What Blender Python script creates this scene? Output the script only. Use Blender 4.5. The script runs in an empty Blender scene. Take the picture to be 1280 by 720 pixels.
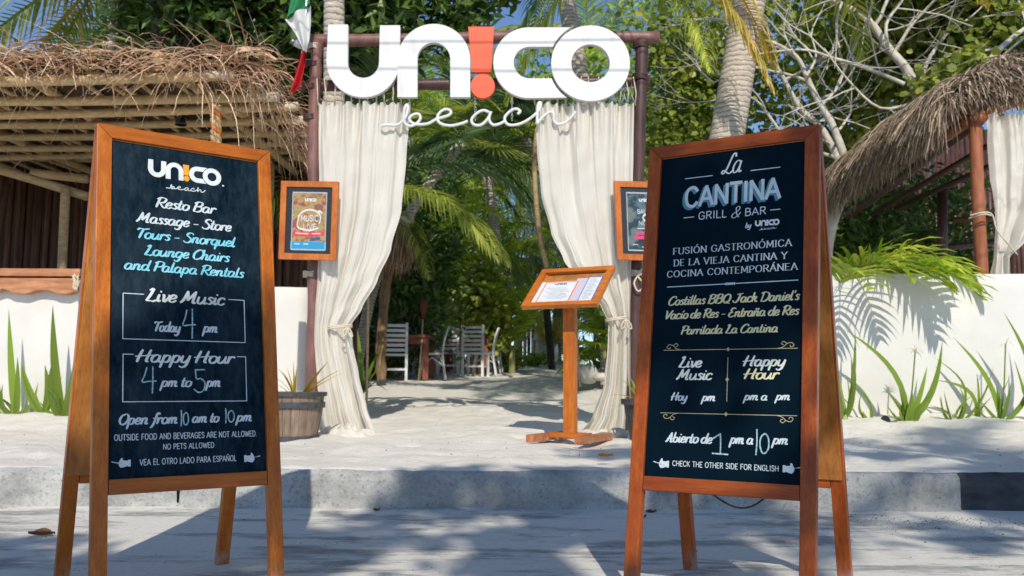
import bpy, bmesh, math, random
from math import sin, cos, pi, radians, sqrt, atan2, tan
from mathutils import Vector, Matrix, Euler, noise
random.seed(7)
V = Vector
scene = bpy.context.scene
COL = scene.collection

# ------------------------------------------------------------------ camera, sky, sun, exposure
F_PX, PITCH, ROLL, CAM_H = 1120.0, 0.1066, 0.0051, 0.60
cd = bpy.data.cameras.new('camera'); cam = bpy.data.objects.new('camera', cd); COL.objects.link(cam)
cd.sensor_width = 36.0; cd.lens = F_PX / 1280 * 36; cd.clip_end = 2000; cd.clip_start = 0.05
cd.dof.use_dof = True; cd.dof.focus_distance = 2.9; cd.dof.aperture_fstop = 6.3
cam.matrix_world = Matrix.Translation((0, 0, CAM_H)) @ Matrix.Rotation(pi / 2 + PITCH, 4, 'X') @ Matrix.Rotation(ROLL, 4, 'Z')
scene.camera = cam
CM = cam.matrix_world.copy()

SUN = V((0.11, -1.0, 0.78)).normalized()          # towards the sun
sun_el = math.asin(SUN.z); sun_az = atan2(SUN.x, SUN.y)
w = bpy.data.worlds.new('World'); scene.world = w; w.use_nodes = True
nt = w.node_tree; bg = nt.nodes['Background']
sky = nt.nodes.new('ShaderNodeTexSky'); sky.sky_type = 'NISHITA'; sky.sun_disc = False
sky.sun_elevation = sun_el; sky.sun_rotation = sun_az; sky.air_density = 0.8; sky.dust_density = 0.1; sky.ozone_density = 4.0
nt.links.new(sky.outputs[0], bg.inputs[0]); bg.inputs[1].default_value = 0.125
sl = bpy.data.lights.new('sun', 'SUN'); sl.energy = 3.4; sl.angle = radians(0.53); sl.color = (1.0, 0.925, 0.80)
so = bpy.data.objects.new('sun', sl); COL.objects.link(so)
so.rotation_euler = SUN.to_track_quat('Z', 'Y').to_euler()
vs = scene.view_settings; vs.view_transform = 'Standard'; vs.look = 'None'; vs.exposure = 0.20; vs.gamma = 1.0
scene.cycles.max_bounces = 6; scene.cycles.transparent_max_bounces = 8

def at(px, py, y):
    """world point seen at photograph pixel (px, py) at depth y"""
    d = CM.to_3x3() @ V(((px - 640) / F_PX, (360 - py) / F_PX, -1.0))
    t = y / d.y
    return V((d.x * t, y, CAM_H + d.z * t))
def gz(y):
    if y < 4.5: return 0.186
    if y < 7: return 0.186 + (y - 4.5) * 0.0136
    if y < 27: return 0.22 + (y - 7) * 0.049
    return 1.2 + (y - 27) * 0.002

# ------------------------------------------------------------------ materials
def mat(name, base=(.5, .5, .5), rough=.6, spec=.5, metal=0.0, build=None, trans=0.0):
    m = bpy.data.materials.new(name); m.use_nodes = True
    n = m.node_tree; p = n.nodes['Principled BSDF']
    p.inputs['Base Color'].default_value = (*base, 1); p.inputs['Roughness'].default_value = rough
    p.inputs['Specular IOR Level'].default_value = spec; p.inputs['Metallic'].default_value = metal
    if build: build(n, p)
    if trans:
        t = n.nodes.new('ShaderNodeBsdfTranslucent'); mx = n.nodes.new('ShaderNodeMixShader'); mx.inputs[0].default_value = trans
        o = n.nodes['Material Output']
        src = p.inputs['Base Color']
        if src.is_linked:
            hs = n.nodes.new('ShaderNodeHueSaturation'); hs.inputs['Value'].default_value = 1.5; hs.inputs['Saturation'].default_value = 1.1
            n.links.new(src.links[0].from_socket, hs.inputs['Color']); n.links.new(hs.outputs[0], t.inputs[0])
        else: t.inputs[0].default_value = (*[min(1, c * 1.2) for c in base], 1)
        n.links.new(p.outputs[0], mx.inputs[1]); n.links.new(t.outputs[0], mx.inputs[2]); n.links.new(mx.outputs[0], o.inputs[0])
    return m
def ramp(n, fac, stops):
    r = n.nodes.new('ShaderNodeValToRGB'); e = r.color_ramp.elements
    while len(e) < len(stops): e.new(0.5)
    for el, (p, c) in zip(e, stops): el.position = p; el.color = (*c, 1) if len(c) == 3 else c
    n.links.new(fac, r.inputs[0]); return r.outputs[0]
def noise_tex(n, scale, detail=4, rough=.55, stretch=None, coord='Object'):
    tc = n.nodes.new('ShaderNodeTexCoord'); src = tc.outputs[coord]
    if stretch:
        mp = n.nodes.new('ShaderNodeMapping'); mp.inputs['Scale'].default_value = stretch
        n.links.new(src, mp.inputs[0]); src = mp.outputs[0]
    t = n.nodes.new('ShaderNodeTexNoise'); t.inputs['Scale'].default_value = scale; t.inputs['Detail'].default_value = detail
    t.inputs['Roughness'].default_value = rough
    n.links.new(src, t.inputs['Vector']); return t.outputs[0]
def mixc(n, fac, a, b, mode='MIX'):
    m = n.nodes.new('ShaderNodeMix'); m.data_type = 'RGBA'; m.blend_type = mode
    for s, v in ((m.inputs[0], fac), (m.inputs[6], a), (m.inputs[7], b)):
        if hasattr(v, 'links'): n.links.new(v, s)
        elif isinstance(v, (int, float)): s.default_value = v
        else: s.default_value = (*v, 1)
    return m.outputs[2]
def bump(n, p, h, strength=.3, dist=.01):
    b = n.nodes.new('ShaderNodeBump'); b.inputs['Strength'].default_value = strength; b.inputs['Distance'].default_value = dist
    n.links.new(h, b.inputs['Height']); n.links.new(b.outputs[0], p.inputs['Normal'])
def noisy(name, c1, c2, scale=8, rough=.7, st=None, b=.3, bd=.01, bs=None, spec=.4, trans=0, lo=.3, hi=.7, rnd=0, c3=None):
    def f(n, p):
        f1 = noise_tex(n, scale, 5, .6, st)
        stops = [(lo, c1), (hi, c2)] if c3 is None else [(lo, c1), ((lo + hi) / 2, c2), (hi, c3)]
        c = ramp(n, f1, stops)
        if rnd:
            oi = n.nodes.new('ShaderNodeObjectInfo'); hs = n.nodes.new('ShaderNodeHueSaturation')
            mr = n.nodes.new('ShaderNodeMapRange'); n.links.new(oi.outputs['Random'], mr.inputs[0])
            mr.inputs[3].default_value = 1 - rnd; mr.inputs[4].default_value = 1 + rnd
            n.links.new(mr.outputs[0], hs.inputs['Value']); n.links.new(c, hs.inputs['Color']); c = hs.outputs[0]
        n.links.new(c, p.inputs['Base Color'])
        if b: bump(n, p, noise_tex(n, bs or scale * 3, 6, .65, st), b, bd)
    return mat(name, c1, rough, spec, 0, f, trans)
def leafy(name, c1, c2, c3, trans=.35, rough=.42, spec=.4):
    def f(n, p):
        g = n.nodes.new('ShaderNodeNewGeometry'); oi = n.nodes.new('ShaderNodeObjectInfo')
        c = ramp(n, g.outputs['Random Per Island'], [(0, c1), (.55, c2), (1, c3)])
        hs = n.nodes.new('ShaderNodeHueSaturation'); mr = n.nodes.new('ShaderNodeMapRange')
        n.links.new(oi.outputs['Random'], mr.inputs[0]); mr.inputs[3].default_value = .75; mr.inputs[4].default_value = 1.25
        n.links.new(mr.outputs[0], hs.inputs['Value']); n.links.new(c, hs.inputs['Color'])
        n.links.new(hs.outputs[0], p.inputs['Base Color'])
    return mat(name, c1, rough, spec, 0, f, trans)

def wood_build(c1, c2, c3, axis_st=(14, 14, 1.2), gl=.35, feet=False):
    def f(n, p):
        a = noise_tex(n, 3.0, 6, .6, axis_st); b_ = noise_tex(n, 14, 4, .7, axis_st); st = noise_tex(n, 5, 3, .5)
        c = ramp(n, a, [(.3, c1), (.5, c2), (.72, c3)])
        c = mixc(n, ramp(n, b_, [(.45, (0, 0, 0)), (.7, (.55, .55, .55))]), c, [x * .55 for x in c1])
        bl = noise_tex(n, 2.3, 4, .6); sc_ = noise_tex(n, 45, 3, .8, tuple(.35 * q for q in axis_st))
        c = mixc(n, ramp(n, bl, [(.35, (.45, .45, .45)), (.6, (0, 0, 0))]), c, [x * .62 for x in c1]); c = mixc(n, ramp(n, sc_, [(.66, (0, 0, 0)), (.74, (.5, .5, .5))]), c, [x * .35 for x in c1])
        tc2 = n.nodes.new('ShaderNodeTexCoord'); sx = n.nodes.new('ShaderNodeSeparateXYZ'); n.links.new(tc2.outputs['Object'], sx.inputs[0]); m2 = n.nodes.new('ShaderNodeMapRange')
        m2.inputs[1].default_value = .0; m2.inputs[2].default_value = .09; m2.inputs[3].default_value = .75; m2.inputs[4].default_value = 0; n.links.new(sx.outputs[2], m2.inputs[0])
        m3 = n.nodes.new('ShaderNodeMath'); m3.operation = 'MULTIPLY'; m3.use_clamp = True; n.links.new(m2.outputs[0], m3.inputs[0]); n.links.new(ramp(n, noise_tex(n, 26, 5, .7), [(.38, (0, 0, 0)), (.62, (.8, .8, .8))]), m3.inputs[1])
        if feet: c = mixc(n, m3.outputs[0], c, (.46, .42, .37))
        oi = n.nodes.new('ShaderNodeObjectInfo'); hs = n.nodes.new('ShaderNodeHueSaturation'); mr = n.nodes.new('ShaderNodeMapRange')
        n.links.new(oi.outputs['Random'], mr.inputs[0]); mr.inputs[3].default_value = .85; mr.inputs[4].default_value = 1.12
        n.links.new(mr.outputs[0], hs.inputs['Value']); n.links.new(c, hs.inputs['Color'])
        n.links.new(hs.outputs[0], p.inputs['Base Color'])
        r = ramp(n, st, [(.3, (gl - .08,) * 3), (.7, (gl + .15,) * 3)]); n.links.new(r, p.inputs['Roughness'])
        bump(n, p, b_, .15, .002); p.inputs['Specular IOR Level'].default_value = .3
    return f
M = {}
M['wood'] = mat('varnished_wood', (.4, .13, .035), build=wood_build((.40, .095, .009), (.54, .150, .014), (.68, .225, .028), feet=True))
M['wood_h'] = mat('varnished_wood_rail', (.4, .13, .035), build=wood_build((.40, .095, .009), (.54, .150, .014), (.68, .225, .028), (1.2, 14, 14)))
M['wood_red'] = mat('shaded_varnished_wood', (.3, .09, .04), build=wood_build((.27, .050, .008), (.40, .085, .012), (.52, .13, .020), feet=True))  # orange varnish like the left board, with deep shade mixed into its colour
M['wood_shaded_h'] = mat('shaded_varnished_wood_rail', (.3, .09, .04), build=wood_build((.27, .050, .008), (.40, .085, .012), (.52, .13, .020), (1.2, 14, 14)))
M['ply'] = mat('orange_plywood', (.5, .2, .05), build=wood_build((.36, .13, .03), (.50, .20, .05), (.62, .28, .08), (8, 8, 1.0), .3))
M['rustwood'] = mat('orange_stained_plank', (.5, .2, .08), build=wood_build((.36, .15, .07), (.52, .24, .12), (.66, .36, .2), (1.0, 9, 9), .5))
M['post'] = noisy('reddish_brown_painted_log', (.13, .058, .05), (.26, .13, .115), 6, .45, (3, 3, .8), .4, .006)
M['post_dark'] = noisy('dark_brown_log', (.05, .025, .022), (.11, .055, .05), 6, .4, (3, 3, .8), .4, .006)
M['post_red'] = noisy('red_brown_hut_post', (.24, .07, .03), (.42, .15, .065), 5, .5, (4, 4, .8), .3, .005)
M['pole'] = noisy('peeled_pole', (.36, .24, .10), (.62, .46, .25), 7, .6, (2, 6, 6), .4, .005, rnd=.25)
M['cutwood'] = noisy('pale_cut_wood', (.62, .52, .38), (.75, .66, .52), 20, .7)
M['bark'] = noisy('rough_log_bark', (.16, .09, .045), (.42, .28, .16), 9, .9, (3, 3, 1), .8, .02)
M['stick'] = noisy('dark_wall_stick', (.05, .022, .014), (.13, .06, .035), 5, .7, (4, 4, .6), .4, .006, rnd=.4)
M['fence'] = noisy('terracotta_stick', (.26, .10, .045), (.48, .20, .09), 5, .7, (4, 4, .6), .4, .006, rnd=.35)
M['fence_dark'] = noisy('dark_fence_plank', (.05, .03, .028), (.12, .08, .07), 5, .7, (4, 4, .6), .4, .006, rnd=.3)
M['straw'] = leafy('dry_thatch_straw', (.20, .10, .06), (.50, .32, .20), (.78, .62, .44), .1, .8, .2)
M['straw_grey'] = leafy('weathered_grey_thatch', (.085, .060, .042), (.22, .165, .12), (.52, .42, .31), .1, .85, .2)
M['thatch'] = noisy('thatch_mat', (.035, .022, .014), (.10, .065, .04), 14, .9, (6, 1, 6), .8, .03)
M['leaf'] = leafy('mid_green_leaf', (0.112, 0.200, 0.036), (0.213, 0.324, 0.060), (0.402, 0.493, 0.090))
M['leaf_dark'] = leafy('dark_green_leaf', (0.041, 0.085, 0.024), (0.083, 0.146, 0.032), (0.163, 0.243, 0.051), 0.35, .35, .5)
M['leaf_grape'] = leafy('sea_grape_leaf', (0.174, 0.261, 0.046), (0.350, 0.443, 0.078), (0.650, 0.650, 0.131), .4)
M['frond'] = leafy('palm_frond_green', (0.200, 0.260, 0.054), (0.352, 0.428, 0.085), (0.650, 0.642, 0.155), 0.48)
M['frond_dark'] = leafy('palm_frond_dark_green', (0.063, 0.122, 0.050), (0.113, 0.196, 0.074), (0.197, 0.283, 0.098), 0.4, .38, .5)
M['frond_yellow'] = leafy('yellowing_palm_frond', (0.258, 0.230, 0.034), (0.464, 0.356, 0.057), (0.644, 0.414, 0.103), .4)
M['frond_lime'] = leafy('lime_palm_frond', (0.231, 0.334, 0.043), (0.385, 0.501, 0.058), (0.650, 0.650, 0.118), 0.5)
M['frond_brown'] = leafy('dead_brown_frond', (.10, .06, .03), (.20, .12, .06), (.32, .21, .11), .2, .8)
M['needle'] = leafy('grey_green_needle', (0.101, 0.152, 0.068), (0.186, 0.254, 0.118), (0.338, 0.406, 0.220), .3, .6)
M['strap'] = leafy('lily_strap_leaf', (0.080, 0.150, 0.018), (0.150, 0.235, 0.030), (0.30, 0.34, 0.07), .35, .35)
M['bulb'] = noisy('lily_stem', (.30, .34, .10), (.48, .42, .22), 20, .6)
M['dryleaf'] = noisy('dry_leaf', (.14, .06, .025), (.26, .12, .05), 20, .7)
def palm_bark(n, p):
    tc = n.nodes.new('ShaderNodeTexCoord'); wv = n.nodes.new('ShaderNodeTexWave'); wv.bands_direction = 'Z'
    wv.inputs['Scale'].default_value = 5.5; wv.inputs['Distortion'].default_value = 3.5; wv.inputs['Detail'].default_value = 3; wv.inputs['Detail Scale'].default_value = 2.5
    n.links.new(tc.outputs['Object'], wv.inputs['Vector'])
    a = noise_tex(n, 9, 5, .65, (1.5, 1.5, 4))
    c = mixc(n, ramp(n, wv.outputs[1], [(.0, (.8, .8, .8)), (.22, (0, 0, 0))]), ramp(n, a, [(.3, (.40, .34, .28)), (.7, (.64, .57, .48))]), (.13, .10, .08))
    n.links.new(c, p.inputs['Base Color'])
    ad = n.nodes.new('ShaderNodeMath'); ad.operation = 'ADD'; n.links.new(wv.outputs[1], ad.inputs[0]); n.links.new(a, ad.inputs[1])
    bump(n, p, ad.outputs[0], .45, .012)
M['palm_bark'] = mat('ringed_palm_bark', (.4, .35, .3), .85, .2, build=palm_bark)
M['pale_bark'] = noisy('pale_grey_bark', (.46, .42, .36), (.72, .67, .60), 8, .8, None, .5, .01)
M['dark_bark'] = noisy('dark_tree_bark', (.035, .028, .022), (.10, .08, .06), 8, .9, (3, 3, 1), .8, .02)
def wallm(n, p):
    a = noise_tex(n, 2.2, 6, .6); b_ = noise_tex(n, 60, 5, .7)
    sx = n.nodes.new('ShaderNodeSeparateXYZ'); tc = n.nodes.new('ShaderNodeTexCoord'); n.links.new(tc.outputs['Object'], sx.inputs[0])
    mr = n.nodes.new('ShaderNodeMapRange'); mr.inputs[1].default_value = .15; mr.inputs[2].default_value = .75; mr.inputs[3].default_value = .55; mr.inputs[4].default_value = 0
    n.links.new(sx.outputs[2], mr.inputs[0])
    mu = n.nodes.new('ShaderNodeMath'); mu.operation = 'MULTIPLY'; n.links.new(mr.outputs[0], mu.inputs[0]); n.links.new(ramp(n, noise_tex(n, 5, 5), [(.35, (0, 0, 0)), (.65, (1, 1, 1))]), mu.inputs[1])
    c = mixc(n, mu.outputs[0], ramp(n, a, [(.3, (.63, .615, .585)), (.7, (.71, .70, .675))]), (.60, .54, .44))
    n.links.new(c, p.inputs['Base Color']); bump(n, p, b_, .25, .006)
M['wall'] = mat('white_stucco', (.78, .77, .73), .85, .2, build=wallm)
def sandm(n, p):
    a = noise_tex(n, 3, 6, .6); b_ = noise_tex(n, 90, 5, .7); c_ = noise_tex(n, 18, 5, .6); sp = noise_tex(n, 55, 2, .5)
    c = ramp(n, a, [(.3, (.70, .665, .60)), (.7, (.82, .785, .72))])
    c = mixc(n, ramp(n, sp, [(.70, (0, 0, 0)), (.75, (.7, .7, .7))]), c, (.22, .19, .16))
    n.links.new(c, p.inputs['Base Color'])
    ad = n.nodes.new('ShaderNodeMath'); ad.operation = 'ADD'; n.links.new(b_, ad.inputs[0])
    m2 = n.nodes.new('ShaderNodeMath'); m2.operation = 'MULTIPLY'; m2.inputs[1].default_value = 3; n.links.new(c_, m2.inputs[0]); n.links.new(m2.outputs[0], ad.inputs[1])
    bump(n, p, ad.outputs[0], .5, .012)
M['sand'] = mat('pale_coral_sand', (.7, .66, .6), .95, .1, build=sandm)
def plazam(n, p):
    a = noise_tex(n, 1.1, 10, .74, (1, 3.2, 1)); g = noise_tex(n, 130, 4, .7); c_ = noise_tex(n, 14, 6, .75)
    dust = ramp(n, a, [(.42, (0, 0, 0)), (.50, (1, 1, 1))])
    conc = ramp(n, c_, [(.30, (.25, .245, .235)), (.62, (.46, .45, .43))])
    conc = mixc(n, ramp(n, g, [(.55, (0, 0, 0)), (.72, (.6, .6, .6))]), conc, (.17, .165, .16))
    du = ramp(n, noise_tex(n, 40, 4, .7), [(.3, (.68, .65, .59)), (.7, (.80, .77, .70))])
    n.links.new(mixc(n, dust, conc, du), p.inputs['Base Color'])
    ad = n.nodes.new('ShaderNodeMath'); ad.operation = 'ADD'; n.links.new(g, ad.inputs[0]); n.links.new(c_, ad.inputs[1])
    bump(n, p, ad.outputs[0], .6, .008)
M['plaza'] = mat('dusty_concrete', (.4, .4, .4), .9, .2, build=plazam)
def kerbm(n, p):
    a = noise_tex(n, 2.4, 8, .72, (1, 1, 1.5)); g = noise_tex(n, 60, 5, .75)
    c = ramp(n, a, [(.34, (.24, .24, .235)), (.50, (.46, .46, .44)), (.64, (.60, .59, .56))])
    c = mixc(n, ramp(n, g, [(.52, (0, 0, 0)), (.70, (.8, .8, .8))]), c, (.13, .13, .13))
    big = noise_tex(n, 1.1, 6, .7, (1, 1, .6)); c = mixc(n, ramp(n, big, [(.45, (0, 0, 0)), (.62, (.55, .55, .55))]), c, (.20, .20, .19))
    n.links.new(c, p.inputs['Base Color']); bump(n, p, g, .7, .01)
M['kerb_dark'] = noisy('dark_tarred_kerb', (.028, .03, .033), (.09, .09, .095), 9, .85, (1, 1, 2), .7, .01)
M['kerb'] = mat('weathered_concrete_kerb', (.4, .4, .38), .9, .2, build=kerbm)
def boardm(dust, base=(.0015, .010, .018)):
    def f(n, p):
        a = noise_tex(n, 5, 8, .7, (1.2, 1.2, .7)); s = noise_tex(n, 26, 5, .75, (2, 2, .5))
        fac = mixc(n, .5, ramp(n, a, [(.40, (0, 0, 0)), (.85, (1, 1, 1))]), ramp(n, s, [(.45, (0, 0, 0)), (.85, (1, 1, 1))]))
        sc = n.nodes.new('ShaderNodeMath'); sc.operation = 'MULTIPLY'; sc.inputs[1].default_value = dust; n.links.new(fac, sc.inputs[0])
        n.links.new(mixc(n, sc.outputs[0], base, (.10, .15, .20)), p.inputs['Base Color'])
    return f
M['board'] = mat('dusty_chalkboard', (.01, .02, .03), .5, .04, build=boardm(.45))
M['board2'] = mat('clean_chalkboard', (.01, .02, .03), .45, .04, build=boardm(.035, (.0012, .0085, .016)))
def paint(name, c, rough=.6, c2=None):
    return noisy(name, c, c2 or tuple(x * .82 for x in c), 30, rough, None, 0)
M['ink'] = paint('pale_blue_lettering', (.62, .70, .74)); M['ink_aqua'] = paint('aqua_lettering', (.30, .66, .74), .6, (.12, .52, .68))
M['ink_white'] = paint('white_lettering', (.74, .78, .78)); M['ink_gold'] = paint('cream_gold_lettering', (.68, .60, .30), .6, (.74, .70, .46))
M['ink_green'] = paint('pale_green_lettering', (.60, .70, .56), .6, (.72, .70, .78)); M['gold'] = paint('gold_line', (.46, .40, .22))
M['chalk'] = noisy('chalk_stroke', (.12, .26, .30), (.42, .62, .66), 160, .95, None, 0, lo=.35, hi=.6)
M['ink_orange'] = paint('orange_mark', (.85, .38, .02)); M['teal'] = paint('teal_shadow_lettering', (.09, .27, .33))
M['sign'] = noisy('white_painted_sign_board', (.62, .63, .63), (.70, .705, .705), 4, .5, (1, 1, 5), .1, .003)
M['sign_side'] = M['sign']
M['sign'] = noisy('white_painted_sign_board', (.56, .56, .54), (.70, .705, .705), 3, .5, (3, 1, .6), .15, .003, lo=.25, hi=.45)
M['sign_red'] = noisy('orange_red_painted_sign', (.80, .085, .03), (.86, .12, .05), 4, .5, (1, 1, 5), .1, .003)
M['cloth'] = noisy('cream_curtain_cloth', (.74, .70, .63), (.81, .785, .73), 3, .9, (1, 1, .4), .25, .004, bs=120, spec=.1, trans=.28)
M['rope'] = noisy('cream_rope', (.55, .48, .36), (.70, .63, .50), 40, .9, None, .5, .003)
M['frame_or'] = mat('orange_poster_frame', (.7, .2, .04), build=wood_build((.52, .13, .025), (.64, .18, .035), (.75, .25, .05), (6, 6, 2), .4))
M['black'] = mat('matt_black', (.012, .016, .02), .45)
M['metal'] = mat('galvanised_metal', (.5, .52, .54), .35, .5, .9)
M['white_chair'] = noisy('white_painted_wood', (.70, .71, .72), (.80, .80, .80), 20, .5, None, .2, .002)
M['table'] = mat('dark_red_table_wood', (.2, .07, .05), build=wood_build((.20, .06, .035), (.32, .10, .06), (.42, .15, .09)))
M['barrel'] = noisy('weathered_barrel_stave', (.15, .105, .075), (.30, .22, .165), 7, .8, (5, 5, .8), .5, .006, rnd=.15)
M['hoop'] = noisy('dull_steel_hoop', (.03, .034, .038), (.08, .085, .09), 20, .5, None, .3, .003)
M['soil'] = noisy('dark_soil', (.02, .015, .01), (.06, .045, .03), 30, .95, None, .8, .02)
M['stone'] = noisy('pale_stone', (.45, .43, .40), (.66, .63, .58), 8, .9, None, .6, .01)
M['lantern'] = noisy('dark_red_lantern', (.10, .02, .012), (.20, .045, .03), 12, .6)
M['green_cloth'] = mat('green_flag_cloth', (.03, .26, .10), .8, trans=.25); M['white_cloth'] = mat('white_flag_cloth', (.72, .73, .72), .8, trans=.2)
M['red_cloth'] = mat('red_flag_cloth', (.60, .02, .03), .7, trans=.25)
M['paper'] = noisy('menu_paper', (.62, .66, .70), (.72, .75, .78), 30, .5, None, 0); M['paper_lilac'] = mat('lilac_paper', (.56, .50, .60), .5)
M['paper_or'] = mat('orange_border', (.75, .22, .05), .5); M['paper_bl'] = mat('blue_border', (.03, .12, .42), .5); M['print'] = mat('navy_print', (.05, .09, .22), .5)
M['grey_print'] = mat('grey_print', (.40, .43, .47), .5)
M['skin'] = mat('skin', (.35, .18, .11), .6); M['shirt'] = mat('dark_shirt', (.02, .02, .03), .8); M['hair'] = mat('dark_hair', (.015, .01, .008), .7)
M['cable'] = mat('black_cable', (.01, .01, .012), .5)
M['red_print'] = mat('red_banner_print', (.65, .04, .06), .5); M['pink_print'] = mat('pink_banner_print', (.62, .05, .16), .5); M['sea_print'] = mat('blue_poster_print', (.02, .28, .52), .5)
def posterm(n, p):
    a = noise_tex(n, 14, 4, .6)
    n.links.new(ramp(n, a, [(.30, (.10, .05, .03)), (.42, (.30, .18, .07)), (.52, (.42, .30, .12)), (.60, (.30, .06, .04)), (.72, (.12, .16, .12))]), p.inputs['Base Color'])
M['poster1'] = mat('printed_party_poster', (.3, .2, .1), .3, build=posterm)
def posterm2(n, p):
    a = noise_tex(n, 9, 4, .6)
    n.links.new(ramp(n, a, [(.35, (.012, .02, .025)), (.5, (.03, .05, .06)), (.58, (.10, .17, .20)), (.68, (.22, .16, .03))]), p.inputs['Base Color'])
M['poster2'] = mat('printed_night_poster', (.03, .05, .06), .3, build=posterm2)

# ------------------------------------------------------------------ mesh helpers
class MB:
    def __init__(s): s.v = []; s.f = []; s.T = None
    def add(s, vs, fs):
        o = len(s.v)
        s.v += [tuple(s.T @ V(q)) for q in vs] if s.T is not None else [tuple(q) for q in vs]
        s.f += [tuple(i + o for i in f) for f in fs]
    def box(s, c, d, R=None, taper=1.0):
        vs = []
        for k in (-1, 1):
            for j in (-1, 1):
                for i in (-1, 1):
                    t = taper if k > 0 else 1
                    q = V((i * d[0] / 2 * t, j * d[1] / 2 * t, k * d[2] / 2))
                    if R is not None: q = R @ q
                    vs.append(q + V(c))
        s.add(vs, [(0, 2, 3, 1), (4, 5, 7, 6), (0, 1, 5, 4), (2, 6, 7, 3), (0, 4, 6, 2), (1, 3, 7, 5)])
    def tube(s, pts, rad, n=8, cap=True, squash=1.0):
        pts = [V(p) for p in pts]; m = len(pts)
        if not hasattr(rad, '__len__'): rad = [rad] * m
        vs = []; up = V((0, 0, 1)); fs = []
        t0 = (pts[1] - pts[0]).normalized()
        a = t0.orthogonal().normalized()
        for i, p in enumerate(pts):
            t = (pts[min(i + 1, m - 1)] - pts[max(i - 1, 0)]).normalized()
            a = (a - t * a.dot(t)); a = a.normalized() if a.length > 1e-6 else t.orthogonal().normalized()
            b = t.cross(a)
            for k in range(n):
                an = 2 * pi * k / n
                vs.append(p + (a * cos(an) + b * sin(an) * squash) * rad[i])
        for i in range(m - 1):
            for k in range(n):
                fs.append((i * n + k, i * n + (k + 1) % n, (i + 1) * n + (k + 1) % n, (i + 1) * n + k))
        if cap:
            fs.append(tuple(range(n - 1, -1, -1))); fs.append(tuple((m - 1) * n + k for k in range(n)))
        s.add(vs, fs)
    def lathe(s, c, prof, n=24, a0=0, a1=2 * pi):
        vs = []; fs = []; m = len(prof); full = abs(a1 - a0 - 2 * pi) < 1e-6; nn = n if full else n + 1
        for r, z in prof:
            for k in range(nn):
                an = a0 + (a1 - a0) * k / n; vs.append((c[0] + r * cos(an), c[1] + r * sin(an), c[2] + z))
        for i in range(m - 1):
            for k in range(n):
                k2 = (k + 1) % nn; fs.append((i * nn + k, i * nn + k2, (i + 1) * nn + k2, (i + 1) * nn + k))
        s.add(vs, fs)
    def strip(s, pts, wds, side):
        """flat strip with per-point half widths and side vectors"""
        vs = []; fs = []
        for p, w_, d in zip(pts, wds, side): vs += [V(p) - V(d) * w_, V(p) + V(d) * w_]
        for i in range(len(pts) - 1): fs.append((2 * i, 2 * i + 1, 2 * i + 3, 2 * i + 2))
        s.add(vs, fs)
    def mesh(s, name, m, smooth=False):
        me = bpy.data.meshes.new(name); me.from_pydata(s.v, [], s.f); me.materials.append(m)
        if smooth:
            for p in me.polygons: p.use_smooth = True
        return me
    def build(s, name, m, parent=None, smooth=False, world=True, label=None, kind=None, bevel=0):
        if parent is not None and world:
            r = parent
            while r.parent: r = r.parent
            L = r.location; s.v = [(a[0] - L.x, a[1] - L.y, a[2] - L.z) for a in s.v]
        me = s.mesh(name, m, smooth)
        if bevel:
            bm = bmesh.new(); bm.from_mesh(me)
            bmesh.ops.bevel(bm, geom=[e for e in bm.edges if len(e.link_faces) == 2 and e.calc_face_angle(0) > .6], offset=bevel, segments=2, affect='EDGES', profile=.6)
            bm.to_mesh(me); bm.free()
        return link(name, me, parent, label, kind)
def link(name, me, parent=None, label=None, kind=None):
    o = bpy.data.objects.new(name, me); COL.objects.link(o)
    if parent is not None: o.parent = parent
    if label: o['label'] = label
    if kind: o['kind'] = kind
    return o
def thing(name, label, cat, loc=(0, 0, 0), rz=0, group=None):
    o = bpy.data.objects.new(name, None); COL.objects.link(o); o.empty_display_size = .1
    o.location = loc; o.rotation_euler = (0, 0, rz); o['label'] = label; o['category'] = cat
    if group: o['group'] = group
    return o
def tag(o, label, cat, group=None):
    o['label'] = label; o['category'] = cat
    if group: o['group'] = group
    return o
def struct(mb, name, m, smooth=False, kind='structure'):
    o = mb.build(name, m, None, smooth); o['kind'] = kind; return o
def dup(root, loc, rz, label, group=None, scale=None):
    r = root.copy(); COL.objects.link(r); r.location = loc; r.rotation_euler = (0, 0, rz); r['label'] = label
    if group: r['group'] = group
    if scale: r.scale = (scale,) * 3
    for ch in list(root.children):
        c = ch.copy(); COL.objects.link(c); c.parent = r
        for g in list(ch.children):
            d = g.copy(); COL.objects.link(d); d.parent = c
    return r
def R_(lo, hi): return random.uniform(lo, hi)
def catmull(P, k=6, closed=False):
    n = len(P); out = []
    if n < 3: return [V(p) for p in P]
    P = [V(p) for p in P]
    for i in range(n if closed else n - 1):
        if closed: a, b, c, d = P[(i - 1) % n], P[i], P[(i + 1) % n], P[(i + 2) % n]
        else: a, b, c, d = P[max(i - 1, 0)], P[i], P[i + 1], P[min(i + 2, n - 1)]
        for j in range(k):
            t = j / k
            out.append(.5 * ((2 * b) + (c - a) * t + (2 * a - 5 * b + 4 * c - d) * t * t + (3 * b - a - 3 * c + d) * t ** 3))
    if not closed: out.append(P[-1])
    return out
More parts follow.
